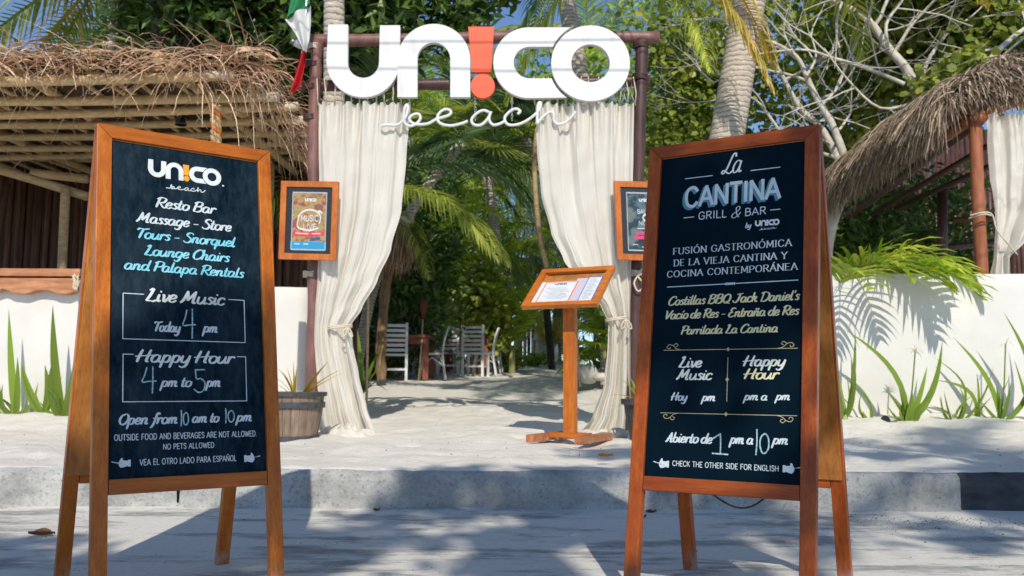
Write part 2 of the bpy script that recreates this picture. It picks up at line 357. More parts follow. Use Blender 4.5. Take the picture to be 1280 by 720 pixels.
def fill_mesh(name, loops, depth, m, fn=None, bevel=0):
    """solid letter from 2-D outlines; fn maps (x,y,z) to a point"""
    cu = bpy.data.curves.new(name, 'CURVE'); cu.dimensions = '2D'; cu.fill_mode = 'BOTH'; cu.extrude = depth / 2; cu.bevel_depth = bevel
    for lp in loops:
        sp = cu.splines.new('POLY'); sp.points.add(len(lp) - 1)
        for q, p in zip(sp.points, lp): q.co = (p[0], p[1], 0, 1)
        sp.use_cyclic_u = True
    ob = bpy.data.objects.new(name, cu); me = bpy.data.meshes.new_from_object(ob)
    bpy.data.objects.remove(ob); bpy.data.curves.remove(cu)
    if fn:
        for v in me.vertices: v.co = fn(v.co.x, v.co.y, v.co.z)
    me.materials.clear(); me.materials.append(m); me.name = name
    return me

# ------------------------------------------------------------------ stroke lettering
SC = {'a': (56, "42,50 30,60 14,54 5,30 12,5 28,3 40,22 44,56;44,56 42,20 48,3 58,8"), 'b': (46, "8,105 6,50 6,8 20,2 36,10 40,32 32,52 16,52 6,38"),
'c': (44, "40,48 32,60 14,54 5,30 12,6 28,2 44,14"), 'd': (56, "42,50 28,60 12,52 5,28 14,4 30,6 42,24;50,105 44,50 44,10 50,2 60,8"),
'e': (44, "8,26 28,32 38,46 30,60 16,56 6,34 10,8 26,2 44,16"), 'f': (38, "50,92 42,106 30,96 24,50 18,0 8,-30 -2,-34;4,56 42,60"),
'g': (54, "42,50 28,60 12,52 5,28 14,4 30,6 42,24;46,58 42,10 34,-26 16,-38 2,-26"), 'h': (54, "10,105 8,50 6,2;8,34 20,56 34,58 38,44 36,10 44,2 54,10"),
'i': (26, "12,58 10,20 14,3 26,10;15,80 17,86"), 'k': (48, "10,105 8,50 6,2;8,26 30,40 34,54 24,58 10,40;16,28 28,24 36,4 50,8"),
'l': (26, "14,104 9,50 10,8 18,2 28,10"), 'm': (74, "8,58 8,30 6,2;8,34 20,56 30,58 32,44 30,2;32,34 44,56 54,58 58,44 56,10 64,2 74,10"),
'n': (54, "8,58 8,30 6,2;8,34 20,56 34,58 38,44 36,10 44,2 54,10"), 'o': (48, "26,60 12,52 5,28 14,4 28,2 42,16 44,40 34,56 26,60;36,52 50,52"),
'p': (50, "10,60 8,20 4,-40;9,38 20,56 34,56 42,40 38,12 24,2 10,12"), 'q': (54, "42,50 28,60 12,52 5,28 14,4 30,6 42,24;46,58 42,10 40,-40;41,-14 56,4"),
'r': (36, "8,58 8,30 6,2;8,36 18,54 32,58 36,48"), 's': (36, "36,50 26,60 14,54 14,42 28,28 30,12 18,2 4,10"), 't': (32, "16,92 12,40 12,8 20,2 32,10;0,60 34,62"),
'u': (56, "8,58 6,24 12,4 26,4 40,26 44,58;44,58 42,14 48,3 58,10"), 'v': (42, "4,56 12,56 16,20 20,3 30,12 42,40 40,58"),
'y': (52, "8,58 6,24 12,4 26,4 40,26 44,58;46,58 42,10 34,-26 16,-38 2,-26"), 'ñ': (54, "8,58 8,30 6,2;8,34 20,56 34,58 38,44 36,10 44,2 54,10;12,76 20,84 32,76 42,84"),
'í': (28, "12,58 10,20 14,3 26,10;14,76 26,92"), '-': (44, "6,34 38,36"), "'": (16, "10,104 6,82"), ' ': (26, ""),
'A': (66, "0,4 16,20 40,100;40,100 46,50 48,2 58,8;8,36 60,40"), 'B': (66, "20,98 14,50 10,2;4,88 30,104 56,96 52,64 20,54;20,54 56,50 60,18 36,0 8,6"),
'C': (66, "66,80 60,100 36,98 12,66 10,22 30,0 56,12 64,26"), 'D': (74, "20,98 12,2;0,90 30,104 64,88 70,44 48,6 8,2"),
'E': (60, "60,90 44,102 24,92 22,66 40,54;40,54 14,44 8,16 26,0 54,12"), 'H': (74, "20,100 12,50 8,2;62,100 56,50 54,8 66,6;-8,46 78,58"),
'J': (66, "52,98 46,40 30,4 8,6 2,22;24,92 74,100"), 'L': (58, "12,90 30,104 28,80 20,40 8,4;8,4 30,4 44,0 60,10"),
'M': (88, "0,4 14,30 26,100;26,100 34,50 36,24;36,24 54,60 72,100;72,100 68,40 70,4 84,8"), 'O': (70, "44,100 18,84 8,40 24,4 46,4 66,40 62,84 44,100 30,90"),
'P': (58, "20,98 14,50 10,2;2,86 30,104 60,92 54,56 20,46"), 'Q': (72, "44,100 18,84 8,40 24,4 46,4 66,40 62,84 44,100 30,90;34,20 50,4 74,-8"),
'R': (68, "20,98 14,50 10,2;2,86 30,104 60,92 52,58 20,48;26,48 44,20 60,2 72,8"), 'S': (60, "60,86 48,102 26,98 18,76 40,54 54,30 42,4 18,0 2,16"),
'T': (58, "40,96 32,50 26,2;0,84 14,98 44,94 78,102"), 'V': (62, "4,96 14,90 20,40 24,2;24,2 46,50 70,100"),
'&': (70, "66,46 50,14 28,0 8,14 14,38 44,66 46,90 32,100 20,86 30,56 48,20 66,4")}
SC2L = {'L': (56, "60,82 52,99 40,92 32,66 22,24 8,2 -4,8 4,18 24,8 44,0 60,12"), 'a': SC['a'], '&': SC['&']}
K = {'A': (70, "0,0 35,100!;35,100 70,0!;12,34 58,34!"), 'B': (62, "6,0 6,100!;6,100 34,100 52,92 54,76 50,60 36,54 6,54;6,54 38,54 58,44 60,26 54,8 36,0 6,0"), 'C': (70, "66,80 52,97 34,100 12,86 4,50 12,14 34,0 52,3 66,20"),
'D': (70, "6,0 6,100!;6,100 34,100 56,88 66,50 56,12 34,0 6,0"), 'E': (56, "6,0 6,100!;6,100 54,100!;6,52 46,52!;6,0 54,0!"), 'F': (54, "6,0 6,100!;6,100 54,100!;6,50 44,50!"),
'G': (74, "66,80 52,97 34,100 12,86 4,50 12,14 34,0 54,4 68,18;68,18 68,46!;68,46 42,46!"), 'H': (70, "6,0 6,100!;64,0 64,100!;6,52 64,52!"), 'I': (22, "11,0 11,100!"), 'J': (44, "34,100 34,24!;34,24 28,4 12,0 0,10"),
'K': (64, "6,0 6,100!;60,100 8,46!;24,60 62,0!"), 'L': (52, "6,0 6,100!;6,0 50,0!"), 'M': (84, "6,0 10,100!;10,100 42,20!;42,20 74,100!;74,100 78,0!"), 'N': (72, "6,0 6,100!;6,100 66,0!;66,0 66,100!"),
'O': (78, "39,100 16,90 4,50 16,10 39,0 62,10 74,50 62,90 39,100"), 'P': (58, "6,0 6,100!;6,100 34,100 54,90 56,74 50,56 34,46 6,46"), 'R': (64, "6,0 6,100!;6,100 34,100 54,92 56,76 50,58 34,50 6,50;32,50 62,0!"),
'S': (58, "52,82 42,98 24,100 8,90 8,68 28,54 50,42 54,22 42,3 24,0 4,16"), 'T': (60, "30,0 30,100!;0,100 60,100!"), 'U': (70, "6,100 6,30!;6,30 14,6 35,0 56,6 64,30;64,30 64,100!"),
'V': (68, "0,100 34,0!;34,0 68,100!"), 'W': (96, "0,100 24,0!;24,0 48,90!;48,90 72,0!;72,0 96,100!"), 'Y': (64, "0,100 32,48!;64,100 32,48!;32,48 32,0!"), ' ': (30, ""), '.': (18, "8,0 10,4!"), '-': (40, "6,45 36,45!")}
for a_, b_ in (('Ó', 'O'), ('Á', 'A')): K[a_] = (K[b_][0], K[b_][1] + ';34,116 50,134!')
K['Ñ'] = (K['N'][0], K['N'][1] + ';20,116 30,124 42,116 52,124')
CH = {'4': (60, "22,100 14,70 4,42 30,44 60,46;46,104 46,50 44,-4"), '5': (60, "8,100 54,102;10,98 14,60 34,62 54,42 46,8 22,0 2,14"), '1': (50, "2,76 24,100;24,100 26,50 26,0;0,0 50,-2"), '0': (60, "30,92 10,76 4,40 16,6 36,2 54,26 54,66 40,88 28,92"), '|': (30, "14,110 16,50 12,-8")}
def ribbon(mb, pts, wf, z, fn):
    n = len(pts)
    vs = []; fs = []
    for i, p in enumerate(pts):
        t = (pts[min(i + 1, n - 1)] - pts[max(i - 1, 0)])
        if t.length < 1e-9: t = V((1, 0, 0))
        t.normalize(); w_ = wf(t, i / (n - 1) if n > 1 else 0); q = V((-t.y, t.x, 0)) * w_
        ex = t * (w_ * .7 if i == n - 1 else (-w_ * .7 if i == 0 else 0))
        zz = z + i * 4e-6
        for s_ in (-1, 1):
            r = p + q * s_ + ex * .6; vs.append(fn(r.x, r.y, zz))
    for i in range(n - 1): fs.append((2 * i, 2 * i + 1, 2 * i + 3, 2 * i + 2))
    mb.add(vs, fs)
def write(mb, text, u0, u1, vb, h, style, z, fn, track=0.0):
    """strokes between u0 and u1, baseline vb (down positive), cap height h"""
    tab = {'script': SC, 'script2': SC2L, 'chalk': CH}.get(style, K)
    if style == 'chalk': text = text.replace('10', '|0')
    adv = sum(tab[c][0] + track for c in text if c in tab) - track
    slant = {'script': .20, 'script2': .3}.get(style, 0); sx = (u1 - u0) / (adv + slant * 60); sy = h / 100.0
    x = 0; zi = z
    for c in text:
        if c not in tab: continue
        wd, st = tab[c]
        for s_ in st.split(';'):
            if not s_: continue
            sharp = s_.endswith('!'); P = [V((*map(float, q.split(',')), 0)) for q in s_.rstrip('!').split()]
            P = [V(((x + p.x + slant * p.y) * sx + u0, -(vb) + p.y * sy, 0)) for p in P]
            if not sharp: P = catmull(P, 5)
            elif len(P) == 2: P = [P[0], (P[0] + P[1]) / 2, P[1]]
            if style == 'script': wf = lambda t, q: h * (.042 + .066 * abs(t.y + .25 * t.x)) * (1 - .35 * (2 * q - 1) ** 4)
            elif style == 'script2': wf = lambda t, q: h * (.022 + .02 * abs(t.y))
            elif style == 'chalk': wf = lambda t, q: .0019
            elif style == 'serif': wf = lambda t, q: h * (.030 + .055 * abs(t.y))
            elif style == 'big': wf = lambda t, q: h * .078
            else: wf = lambda t, q: h * .065
            ribbon(mb, P, wf, zi, fn); zi += 2e-5
            if style == 'serif' and sharp:
                for e in (P[0], P[-1]):
                    yy = e.y + vb
                    if abs(yy) < h * .02 or abs(yy - h) < h * .02:
                        if abs(P[0].x - P[-1].x) < h * .5: ribbon(mb, [e - V((h * .13, 0, 0)), e, e + V((h * .13, 0, 0))], lambda t, q: h * .03, zi, fn); zi += 2e-5
        x += wd + track
    return zi
def arc(cx, cy, r, a0, a1, n=20, ry=None):
    ry = ry or r
    return [(cx + r * cos(radians(a0 + (a1 - a0) * i / n)), cy + ry * sin(radians(a0 + (a1 - a0) * i / n))) for i in range(n + 1)]
# the sign's letter outlines, in photograph pixels measured off the sign, y up from its foot
def logo():
    Y = lambda y: 123 - y
    U = [[(411, 91), (435.4, 91)] + arc(454.8, 44, 19.5, 180, 360, 18) + [(475.5, 90), (500.4, 90)] + arc(454.4, 46, 45.6, 0, -180, 30)]
    N = [[(497.4, 0)] + arc(542.7, 46, 45.3, 180, 0, 30, 45) + [(588, 0), (563.2, 0)] + arc(542.8, 47.5, 20.4, 0, 180, 18) + [(522.3, 0)]]
    E1 = [[(585.6, 88), (617.6, 88), (614, 31.5), (589.8, 31.5)]]; E2 = [arc(603.5, 14.2, 15.1, 0, 360, 28)[:-1]]
    cx, cy, rr = 737.7, 42, 51.5
    def oc(y): return cx - sqrt(max(rr * rr - (y - cy) ** 2, 0))
    ys1 = [0, 6, 12, 18, 24]; ys2 = [63.4, 70, 76, 82, 87.4]
    C = [[(oc(87.4), 87.4)] + arc(661, 43.4, 44.2, 90, 270, 30, 44) + [(oc(y), y) for y in ys1] + arc(661.7, 43.7, 19.7, 270, 90, 18) + [(oc(y), y) for y in ys2[:-1]]]
    O = [arc(737.7, 42, 49, 0, 360, 56, 47)[:-1], arc(737.7, 42, 24, 360, 0, 40, 23.5)[:-1]]
    return [('U', U), ('N', N), ('E1', E1), ('E2', E2), ('C', C), ('O', O)]
BEACH = [[(322,400),(340,396),(365,398),(385,390),(400,372),(408,345),(404,332),(397,345),(394,372),(400,394),(418,400),(436,392),(448,376),(442,362),(424,364),(412,378),(430,394),(470,393),(500,378),(538,366),(546,354),(532,346),(512,355),(502,374),(512,392),(545,399),(580,392),(600,384)],
 [(668,356),(650,350),(628,360),(612,380),(620,396),(644,396),(666,374),(674,354),(668,378),(680,396),(700,394),(720,384)], [(760,362),(768,352),(752,345),(732,356),(718,376),(730,396),(765,394),(800,376),(828,350),(834,328),(828,326),(824,345),(822,394)], [(822,394),(840,372),(862,356),(876,362),(876,382),(888,394),(910,390),(930,374),(946,354)]]
BEACH = [[((x - 322) / 624, (400 - y) / 624) for x, y in q] for q in BEACH]
HAND = [(0, 58), (0, 50), (8, 47), (38, 48), (44, 66), (50, 80), (58, 80), (58, 66), (62, 60), (84, 58), (86, 64), (100, 64), (100, 12), (86, 12), (86, 18), (62, 8), (48, 6), (44, 14), (40, 16), (40, 24), (36, 26), (37, 36), (36, 44), (8, 47)]

# ------------------------------------------------------------------ the setting: ground
g = MB(); g.add([(-400, -300, -.06), (400, -300, -.06), (400, 700, -.06), (-400, 700, -.06)], [(0, 1, 2, 3)]); struct(g, 'ground', M['sand'])
g = MB(); NX, NY = 130, 90
for j in range(NY + 1):
    for i in range(NX + 1):
        x = -13 + 26 * i / NX; y = -9 + 13.4 * j / NY
        z = .010 * noise.noise((x * .8, y * 1.3, 0)) + .004 * noise.noise((x * 5, y * 5, 3)) + (.02 * math.exp(-(4.33 - y) * 7) * (.5 + noise.noise((x * 2.2, 0, 7))) if y > 3.4 else 0)
        g.v.append((x, y, z))
for j in range(NY):
    for i in range(NX): a = j * (NX + 1) + i; g.f.append((a, a + 1, a + NX + 2, a + NX + 1))
struct(g, 'pavement', M['plaza'], True)
# sand terrace, rising gently inland
g = MB(); xs = []; x = -30.0
while x < 30: xs.append(x); x += .045 if abs(x) < 4.4 else (.12 if abs(x) < 8 else 1.2)
ys = []; y = 4.375
while y < 90: ys.append(y); y += .045 if y < 7.4 else (.07 if y < 10 else (.2 if y < 22 else (1 if y < 40 else 6)))
for y in ys:
    for x in xs:
        z = gz(y) + .035 * noise.noise((x * .9, y * .9, 1)) * min(1, (y - 4.4) * 2) + .028 * noise.noise((x * 3.2, y * 3.2, 5)) * min(1, (y - 4.35) * 2) + .010 * noise.noise((x * 9, y * 9, 9))
        if y > 7 and y < 8.2 and (x < -1.7 or x > 1.35): z += .07 * min(1, (y - 7) / .8)
        g.v.append((x, y, z + .004 - max(0, 4.42 - y) * .5))
rf = random.Random(4)
for k in range(110):
    fx, fy, az, d0 = rf.uniform(-3.6, 3.6), rf.uniform(4.6, 9.5) if k < 80 else rf.uniform(9, 18), rf.gauss(pi / 2, .5), rf.uniform(.012, .026)
    for j, y in enumerate(ys):
        if abs(y - fy) > .25: continue
        for i, x in enumerate(xs):
            if abs(x - fx) > .25: continue
            u = ((x - fx) * cos(az) + (y - fy) * sin(az)) / .13; v = (-(x - fx) * sin(az) + (y - fy) * cos(az)) / .06; q = u * u + v * v
            if q < 3: p = g.v[j * len(xs) + i]; g.v[j * len(xs) + i] = (p[0], p[1], p[2] + (-d0 * (1 - q) if q < 1 else d0 * .35 * (1 - abs(q - 1.8) / 1.2) if q > .6 else 0))
for j in range(len(ys) - 1):
    for i in range(len(xs) - 1): a = j * len(xs) + i; g.f.append((a, a + 1, a + len(xs) + 1, a + len(xs)))
struct(g, 'sand', M['sand'], True)
# kerb in two pours; the right one set back a little
def kerb(x0, x1, y0, m='kerb'):
    k = MB(); n = int((x1 - x0) / .04); prof = [(0, -.03), (0, .04), (0, .09), (.002, .14), (.012, .170), (.035, .186), (.07, .184), (.2, .150)]
    for i in range(n + 1):
        x = x0 + (x1 - x0) * i / n
        for q, (dy, z) in enumerate(prof):
            r = noise.noise((x * 2.1, q * .9, 4)) * .012 + noise.noise((x * 13, q * 1.7, 2)) * .006
            k.v.append((x, y0 + dy + (r if z > 0 else 0), z + (r * .7 if z > .1 else 0)))
    m_ = len(prof)
    for i in range(n):
        for q in range(m_ - 1): a = i * m_ + q; k.f.append((a, a + m_, a + m_ + 1, a + 1))
    k.f.append(tuple(range(m_))); k.f.append(tuple(n * m_ + q for q in range(m_ - 1, -1, -1)))
    return struct(k, 'kerb', M[m], False)
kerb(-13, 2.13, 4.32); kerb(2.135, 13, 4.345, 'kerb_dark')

# ------------------------------------------------------------------ sandwich boards
BW, BS, BT, BHO, BR, BL = .525, .0418, .0413, .987, .040, 1.3735
LT = '''logo|UN!CO|-0.1180|0.1027|0.1415|0.0550
dot||0.1065|0.1103|0.1399|0.0054
beach||-0.0650|0.0520|0.1720|0.0234
script|Resto Bar|-0.0986|0.0847|0.2369|0.0309
script|Massage - Store|-0.1504|0.1336|0.2890|0.0305
script|Tours - Snorquel|-0.1535|0.1438|0.3385|0.0303
script|Lounge Chairs|-0.1301|0.1252|0.3888|0.0300
script|and Palapa Rentals|-0.1847|0.1692|0.4361|0.0297
box|-0.1288 0.1179|-0.1853|0.5077|0.1664|0.6403
script|Live Music|-0.1273|0.1092|0.5270|0.0366
script|Today|-0.1035|-0.0249|0.6155|0.0284
chalk|4|-0.0216|0.0176|0.6288|0.0819
script|pm|0.0388|0.0852|0.6128|0.0293
box|-0.1565 0.1406|-0.1841|0.6842|0.1666|0.8183
script|Happy Hour|-0.1521|0.1328|0.7058|0.0354
chalk|4|-0.1356|-0.0945|0.7920|0.0705
script|pm to|-0.0829|0.0059|0.7760|0.0278
chalk|5|0.0099|0.0463|0.7922|0.0658
script|pm|0.0458|0.0905|0.7757|0.0284
script|Open from|-0.1972|-0.0340|0.8812|0.0289
chalk|10|-0.0298|-0.0048|0.8861|0.0387
script|am to|0.0032|0.0837|0.8799|0.0277
chalk|10|0.0974|0.1287|0.8806|0.0369
script|pm|0.1331|0.1830|0.8790|0.0285
caps|OUTSIDE FOOD AND BEVERAGES ARE NOT ALLOWED.|-0.2052|0.1938|0.9241|0.0158
caps|NO PETS ALLOWED|-0.0762|0.0661|0.9528|0.0146
caps|VEA EL OTRO LADO PARA ESPAÑOL|-0.1385|0.1304|0.9937|0.0156
hand|-1|-0.2114|-0.1624|0.9997|0.0299
hand|1|0.1545|0.2029|1.0029|0.0326'''
RT = '''script2|La|-0.0252|0.0407|0.1175|0.0653
line||-0.1416|-0.0544|0.1177|0.0000
line||0.0631|0.1495|0.1164|0.0000
big|CANTINA|-0.1371|0.1498|0.2115|0.0615
line||-0.1398|-0.1075|0.2463|0.0000
caps|GRILL|-0.0926|-0.0061|0.2563|0.0230
script2|&|0.0046|0.0403|0.2616|0.0353
caps|BAR|0.0499|0.1109|0.2582|0.0224
line||0.1238|0.1521|0.2477|0.0000
script|by|0.0517|0.0700|0.2964|0.0160
logo|UN!CO|0.0799|0.1514|0.2947|0.0184
beach||0.0928|0.1426|0.3064|0.0073
serif|FUSIÓN GASTRONÓMICA|-0.1678|0.1864|0.3620|0.0198
serif|DE LA VIEJA CANTINA Y|-0.1640|0.1746|0.3993|0.0197
serif|COCINA CONTEMPORÁNEA|-0.1835|0.2039|0.4339|0.0195
line2||-0.1817|0.2065|0.4643|0.0000
script|Costillas BBQ Jack Daniel's|-0.1776|0.2123|0.5220|0.0263
script|Vacío de Res - Entraña de Res|-0.1864|0.2114|0.5645|0.0261
script|Parrilada La Cantina|-0.1323|0.1549|0.6123|0.0245
orn|1|-0.1817|0.2078|0.6592|0.0000
script|Live|-0.1349|-0.0609|0.7111|0.0307
script|Music|-0.1381|-0.0285|0.7474|0.0303
script|Happy|0.0562|0.1781|0.7084|0.0294
script|Hour|0.0594|0.1589|0.7450|0.0292
vline||0.0134|0.6833|0.0144|0.8089
script|Hoy|-0.1520|-0.1005|0.8081|0.0232
script|pm|-0.0588|-0.0167|0.8083|0.0228
script|pm a|0.0626|0.1303|0.8042|0.0222
script|pm|0.1501|0.1915|0.8027|0.0219
orn|-1|-0.1817|0.2085|0.8449|0.0000
script|Abierto de|-0.1617|-0.0212|0.9284|0.0270
chalk|1|-0.0221|0.0230|0.9551|0.0551
script|pm a|0.0268|0.0943|0.9257|0.0262
chalk|10|0.0950|0.1369|0.9490|0.0582
script|pm|0.1441|0.1883|0.9228|0.0256
hand|-1|-0.1946|-0.1475|1.0052|0.0315
caps|CHECK THE OTHER SIDE FOR ENGLISH|-0.1369|0.1626|0.9949|0.0141
hand|1|0.1733|0.2211|1.0009|0.0313'''
LOGO = logo()
def letter_board(table, parent, fn, left):
    Z = -.0105                                        # print lies on the recessed board
    for ln in table.split('\n'):
        k, t, *q = ln.split('|'); q = [float(x) for x in q]
        mb = MB(); m = M['ink']; lab = t
        if k in ('script', 'script2', 'caps', 'serif', 'big', 'chalk'):
            if k == 'chalk': m = M['chalk']
            elif left: m = M['ink_aqua'] if t in ('Lounge Chairs', 'and Palapa Rentals', 'Tours - Snorquel') else (M['ink_green'] if q[3] > .035 and k == 'script' else M['ink'])
            else:
                m = M['ink_gold'] if k == 'script' and t in ("Costillas BBQ Jack Daniel's", 'Vacío de Res - Entraña de Res', 'Parrilada La Cantina', 'Hour') else (M['ink_green'] if t in ('Live', 'Music', 'Happy') else M['ink'])
            if k == 'big':
                for i in range(5):
                    sh = MB(); write(sh, t, q[0] - .0015 * (i + 1), q[1] - .0015 * (i + 1), q[2] + .0013 * (i + 1), q[3], 'big', Z - .00012 - i * .00006, fn, 12)
                    if i in (1, 2, 3, 4): sh.build('lettering', M['teal'], parent, world=False, label='teal drop shadow of the word CANTINA')
            write(mb, t, q[0], q[1], q[2], q[3], k, Z, fn, 12 if k in ('big',) else (16 if k in ('caps', 'serif') else 0))
            lab = 'painted words ' + t if k != 'chalk' else 'chalked number ' + t
        elif k == 'logo':
            sc = (q[1] - q[0]) / 378; sy = q[3] / 91
            for nm, loops in LOGO:
                me = fill_mesh('lettering', [[((x - 409) * sc, y * sy) for x, y in lp] for lp in loops], .0004, M['ink_orange'] if nm[0] == 'E' and left else M['ink_white'], lambda x, y, z: fn(x + q[0], y - q[2], Z + z + (3e-4 if nm == 'O' else 0)))
                link('lettering', me, parent, 'exclamation mark of the printed logo' if nm[0] == 'E' else 'letter %s of the printed logo' % nm)
            continue
        elif k == 'beach':
            s_ = q[1] - q[0]; 
            for st in BEACH: ribbon(mb, catmull([V((q[0] + x * s_, -q[2] + y * s_, 0)) for x, y in st], 4), lambda t_, u: .0013 if left else .0006, Z, fn)
            lab = 'small script word beach'
        elif k in ('line', 'line2'):
            ribbon(mb, [V((q[0], -q[2], 0)), V(((q[0] + q[1]) / 2, -q[2], 0)), V((q[1], -q[2], 0))], lambda t_, u: .0013, Z, fn); lab = 'thin printed rule'
            if k == 'line2':
                for i in range(-2, 3): ribbon(mb, [V((.012 + i * .006, -q[2] + .003, 0)), V((.012 + i * .006, -q[2] - .003, 0))], lambda t_, u: .0018, Z + 1e-4, fn)
        elif k == 'dot':
            ribbon(mb, [V((q[0], -q[2], 0)), V((q[1], -q[2], 0))], lambda t_, u: .0022, Z, fn); lab = 'registered mark dot'
        elif k == 'vline':
            ribbon(mb, [V((q[0], -q[1], 0)), V((q[2], -q[3], 0))], lambda t_, u: .0009, Z, fn); m = M['gold']; lab = 'gold vertical rule'
            c = (q[1] + q[3]) / 2; ribbon(mb, [V((q[0], -c + .007, 0)), V((q[0], -c, 0)), V((q[0], -c - .007, 0))], lambda t_, u: .005 * (1 - abs(2 * u - 1)) + .0002, Z + 1e-4, fn)
        elif k == 'box':
            g0, g1 = [float(x) for x in t.split()]; x0, y0, x1, y1 = q
            for P in ([(g0, y0), (x0, y0)], [(x0, y0), (x0, y1)], [(x0, y1), (x1, y1)], [(x1, y1), (x1, y0)], [(x1, y0), (g1, y0)]):
                ribbon(mb, [V((a, -b, 0)) for a, b in P], lambda t_, u: .0012, Z, fn); 
            lab = 'thin printed box outline'
        elif k == 'orn':
            s_ = float(t); m = M['gold']; lab = 'gold scrolled divider'
            ribbon(mb, [V((q[0], -q[2], 0)), V((q[1], -q[2], 0))], lambda t_, u: .0009, Z, fn)
            cx = (q[0] + q[1]) / 2; ribbon(mb, [V((cx, -q[2] + .006, 0)), V((cx, -q[2], 0)), V((cx, -q[2] - .006, 0))], lambda t_, u: .005 * (1 - abs(2 * u - 1)) + .0002, Z + 1e-4, fn)
            for e, d in ((q[0], 1), (q[1], -1)):
                P = [(e + d * .055, 0), (e + d * .040, .004), (e + d * .028, .014), (e + d * .016, .016), (e + d * .010, .008), (e + d * .018, .004), (e + d * .021, .009)]
                ribbon(mb, catmull([V((a, -q[2] + s_ * b, 0)) for a, b in P]), lambda t_, u: .0010, Z + 2e-4, fn)
                P = [(e + d * .030, .014), (e + d * .038, .020), (e + d * .044, .014), (e + d * .038, .010)]
                ribbon(mb, catmull([V((a, -q[2] + s_ * b, 0)) for a, b in P]), lambda t_, u: .0010, Z + 3e-4, fn)
        elif k == 'hand':
            d = float(t); wd = q[1] - q[0]; hh = q[3]
            L = [((x / 100 * wd if d < 0 else wd - x / 100 * wd), y / 86 * hh) for x, y in HAND[:-1] if (x, y) != (8, 47) or True]
            me = fill_mesh('lettering', [L], .0004, M['ink'], lambda x, y, z: fn(x + q[0], y - q[2], Z + z))
            link('lettering', me, parent, 'printed pointing hand'); continue
        mb.build('lettering', m, parent, world=False, label=lab)
def sandwich_board(x, y, ps, al, label, mv, mh, table, left):
    t = thing('sandwich_board', label, 'sign', (x, y, 0), ps)
    ca, sa = cos(al), sin(al); zt = BL * ca
    def plane(sgn):
        def fn(u, v, w_):                              # v: up from the top edge (negative down), w_: out of the face
            return V((u, sgn * (v * sa) - 0 + (-sgn) * 0 - sgn * w_ * ca * 1.0 + sgn * 0, zt + v * ca + w_ * sa)) if sgn > 0 else V((-u, -(v * sa) + .03 + w_ * ca, zt + v * ca + w_ * sa))
        return fn
    H = BW / 2; TH = .028
    for sgn in (1, -1):
        # front face: top edge on y=0, lower edge towards -y
        f0 = plane(sgn)
        fn = (lambda u, v, w_, f0=f0: f0(u, v, w_)) 
        def slab(poly, w0, w1, name, m, label=None, bev=.0025):
            mb = MB(); n = len(poly)
            vs = [fn(u, v, w0) for u, v in poly] + [fn(u, v, w1) for u, v in poly]
            mb.add(vs, [tuple(range(n)), tuple(range(2 * n - 1, n - 1, -1))] + [(i, i + n, (i + 1) % n + n, (i + 1) % n) for i in range(n)])
            o = mb.build(name, m, t, world=False, label=label)
            bm = bmesh.new(); bm.from_mesh(o.data); bmesh.ops.recalc_face_normals(bm, faces=bm.faces)
            if bev: bmesh.ops.bevel(bm, geom=list(bm.edges), offset=bev, segments=2, affect='EDGES', profile=.6)
            bm.to_mesh(o.data); bm.free(); return o
        ft = ' of the front frame' if sgn > 0 else ' of the rear frame'
        e = .0006
        slab([(-H, 0), (-H + BS - e, -BT - e), (-H + BS - e, -BL), (-H, -BL)], -TH, 0, 'leg', mv)
        slab([(H, 0), (H, -BL), (H - BS + e, -BL), (H - BS + e, -BT - e)], -TH, 0, 'leg', mv)
        slab([(-H + e, 0), (H - e, 0), (H - BS, -BT), (-H + BS, -BT)], -TH, -.0004, 'top_rail', mh)
        yb = -(BT + BHO)
        slab([(-H + BS + e, yb), (H - BS - e, yb), (H - BS - e, yb - BR), (-H + BS + e, yb - BR)], -TH, -.001, 'bottom_rail', mh)
        slab([(-H + BS - .002, -BT + .002), (H - BS + .002, -BT + .002), (H - BS + .002, yb - .002), (-H + BS - .002, yb - .002)], -.018, -.011, 'chalkboard', M['board'] if left else M['board2'], bev=0)
        slab([(-H + .006, -.012), (H - .006, -.012), (H - .006, yb - .012), (-H + .006, yb - .012)], -TH - .006, -TH - .0005, 'backing_panel', M['ply'], bev=.001)
        if sgn > 0: letter_board(table, t, fn, left)
    # slack cord between the two frames
    zc = .29; yf = -(BL - .3) * sa; yb2 = .03 + (BL - .3) * sa
    mb = MB(); P = [(.02 + .10 * (i / 12 - .5), yf * .8 + (yb2 - yf) * .8 * i / 12, zc + .01 - .055 * sin(pi * i / 12)) for i in range(13)]
    mb.tube(P, .0028, 6); mb.build('cord', M['cable'], t, world=False)
    return t
sandwich_board(-1.0033, 2.7085, .6413, .171, 'orange wooden A-board left of the path with aqua lettering and two thin boxes', M['wood'], M['wood_h'], LT, True)
sandwich_board(.6612, 2.6588, -.5434, .1767, 'shade-tinted orange wooden A-board right of the path with Spanish lettering and gold dividers', M['wood_red'], M['wood_shaded_h'], RT, False)

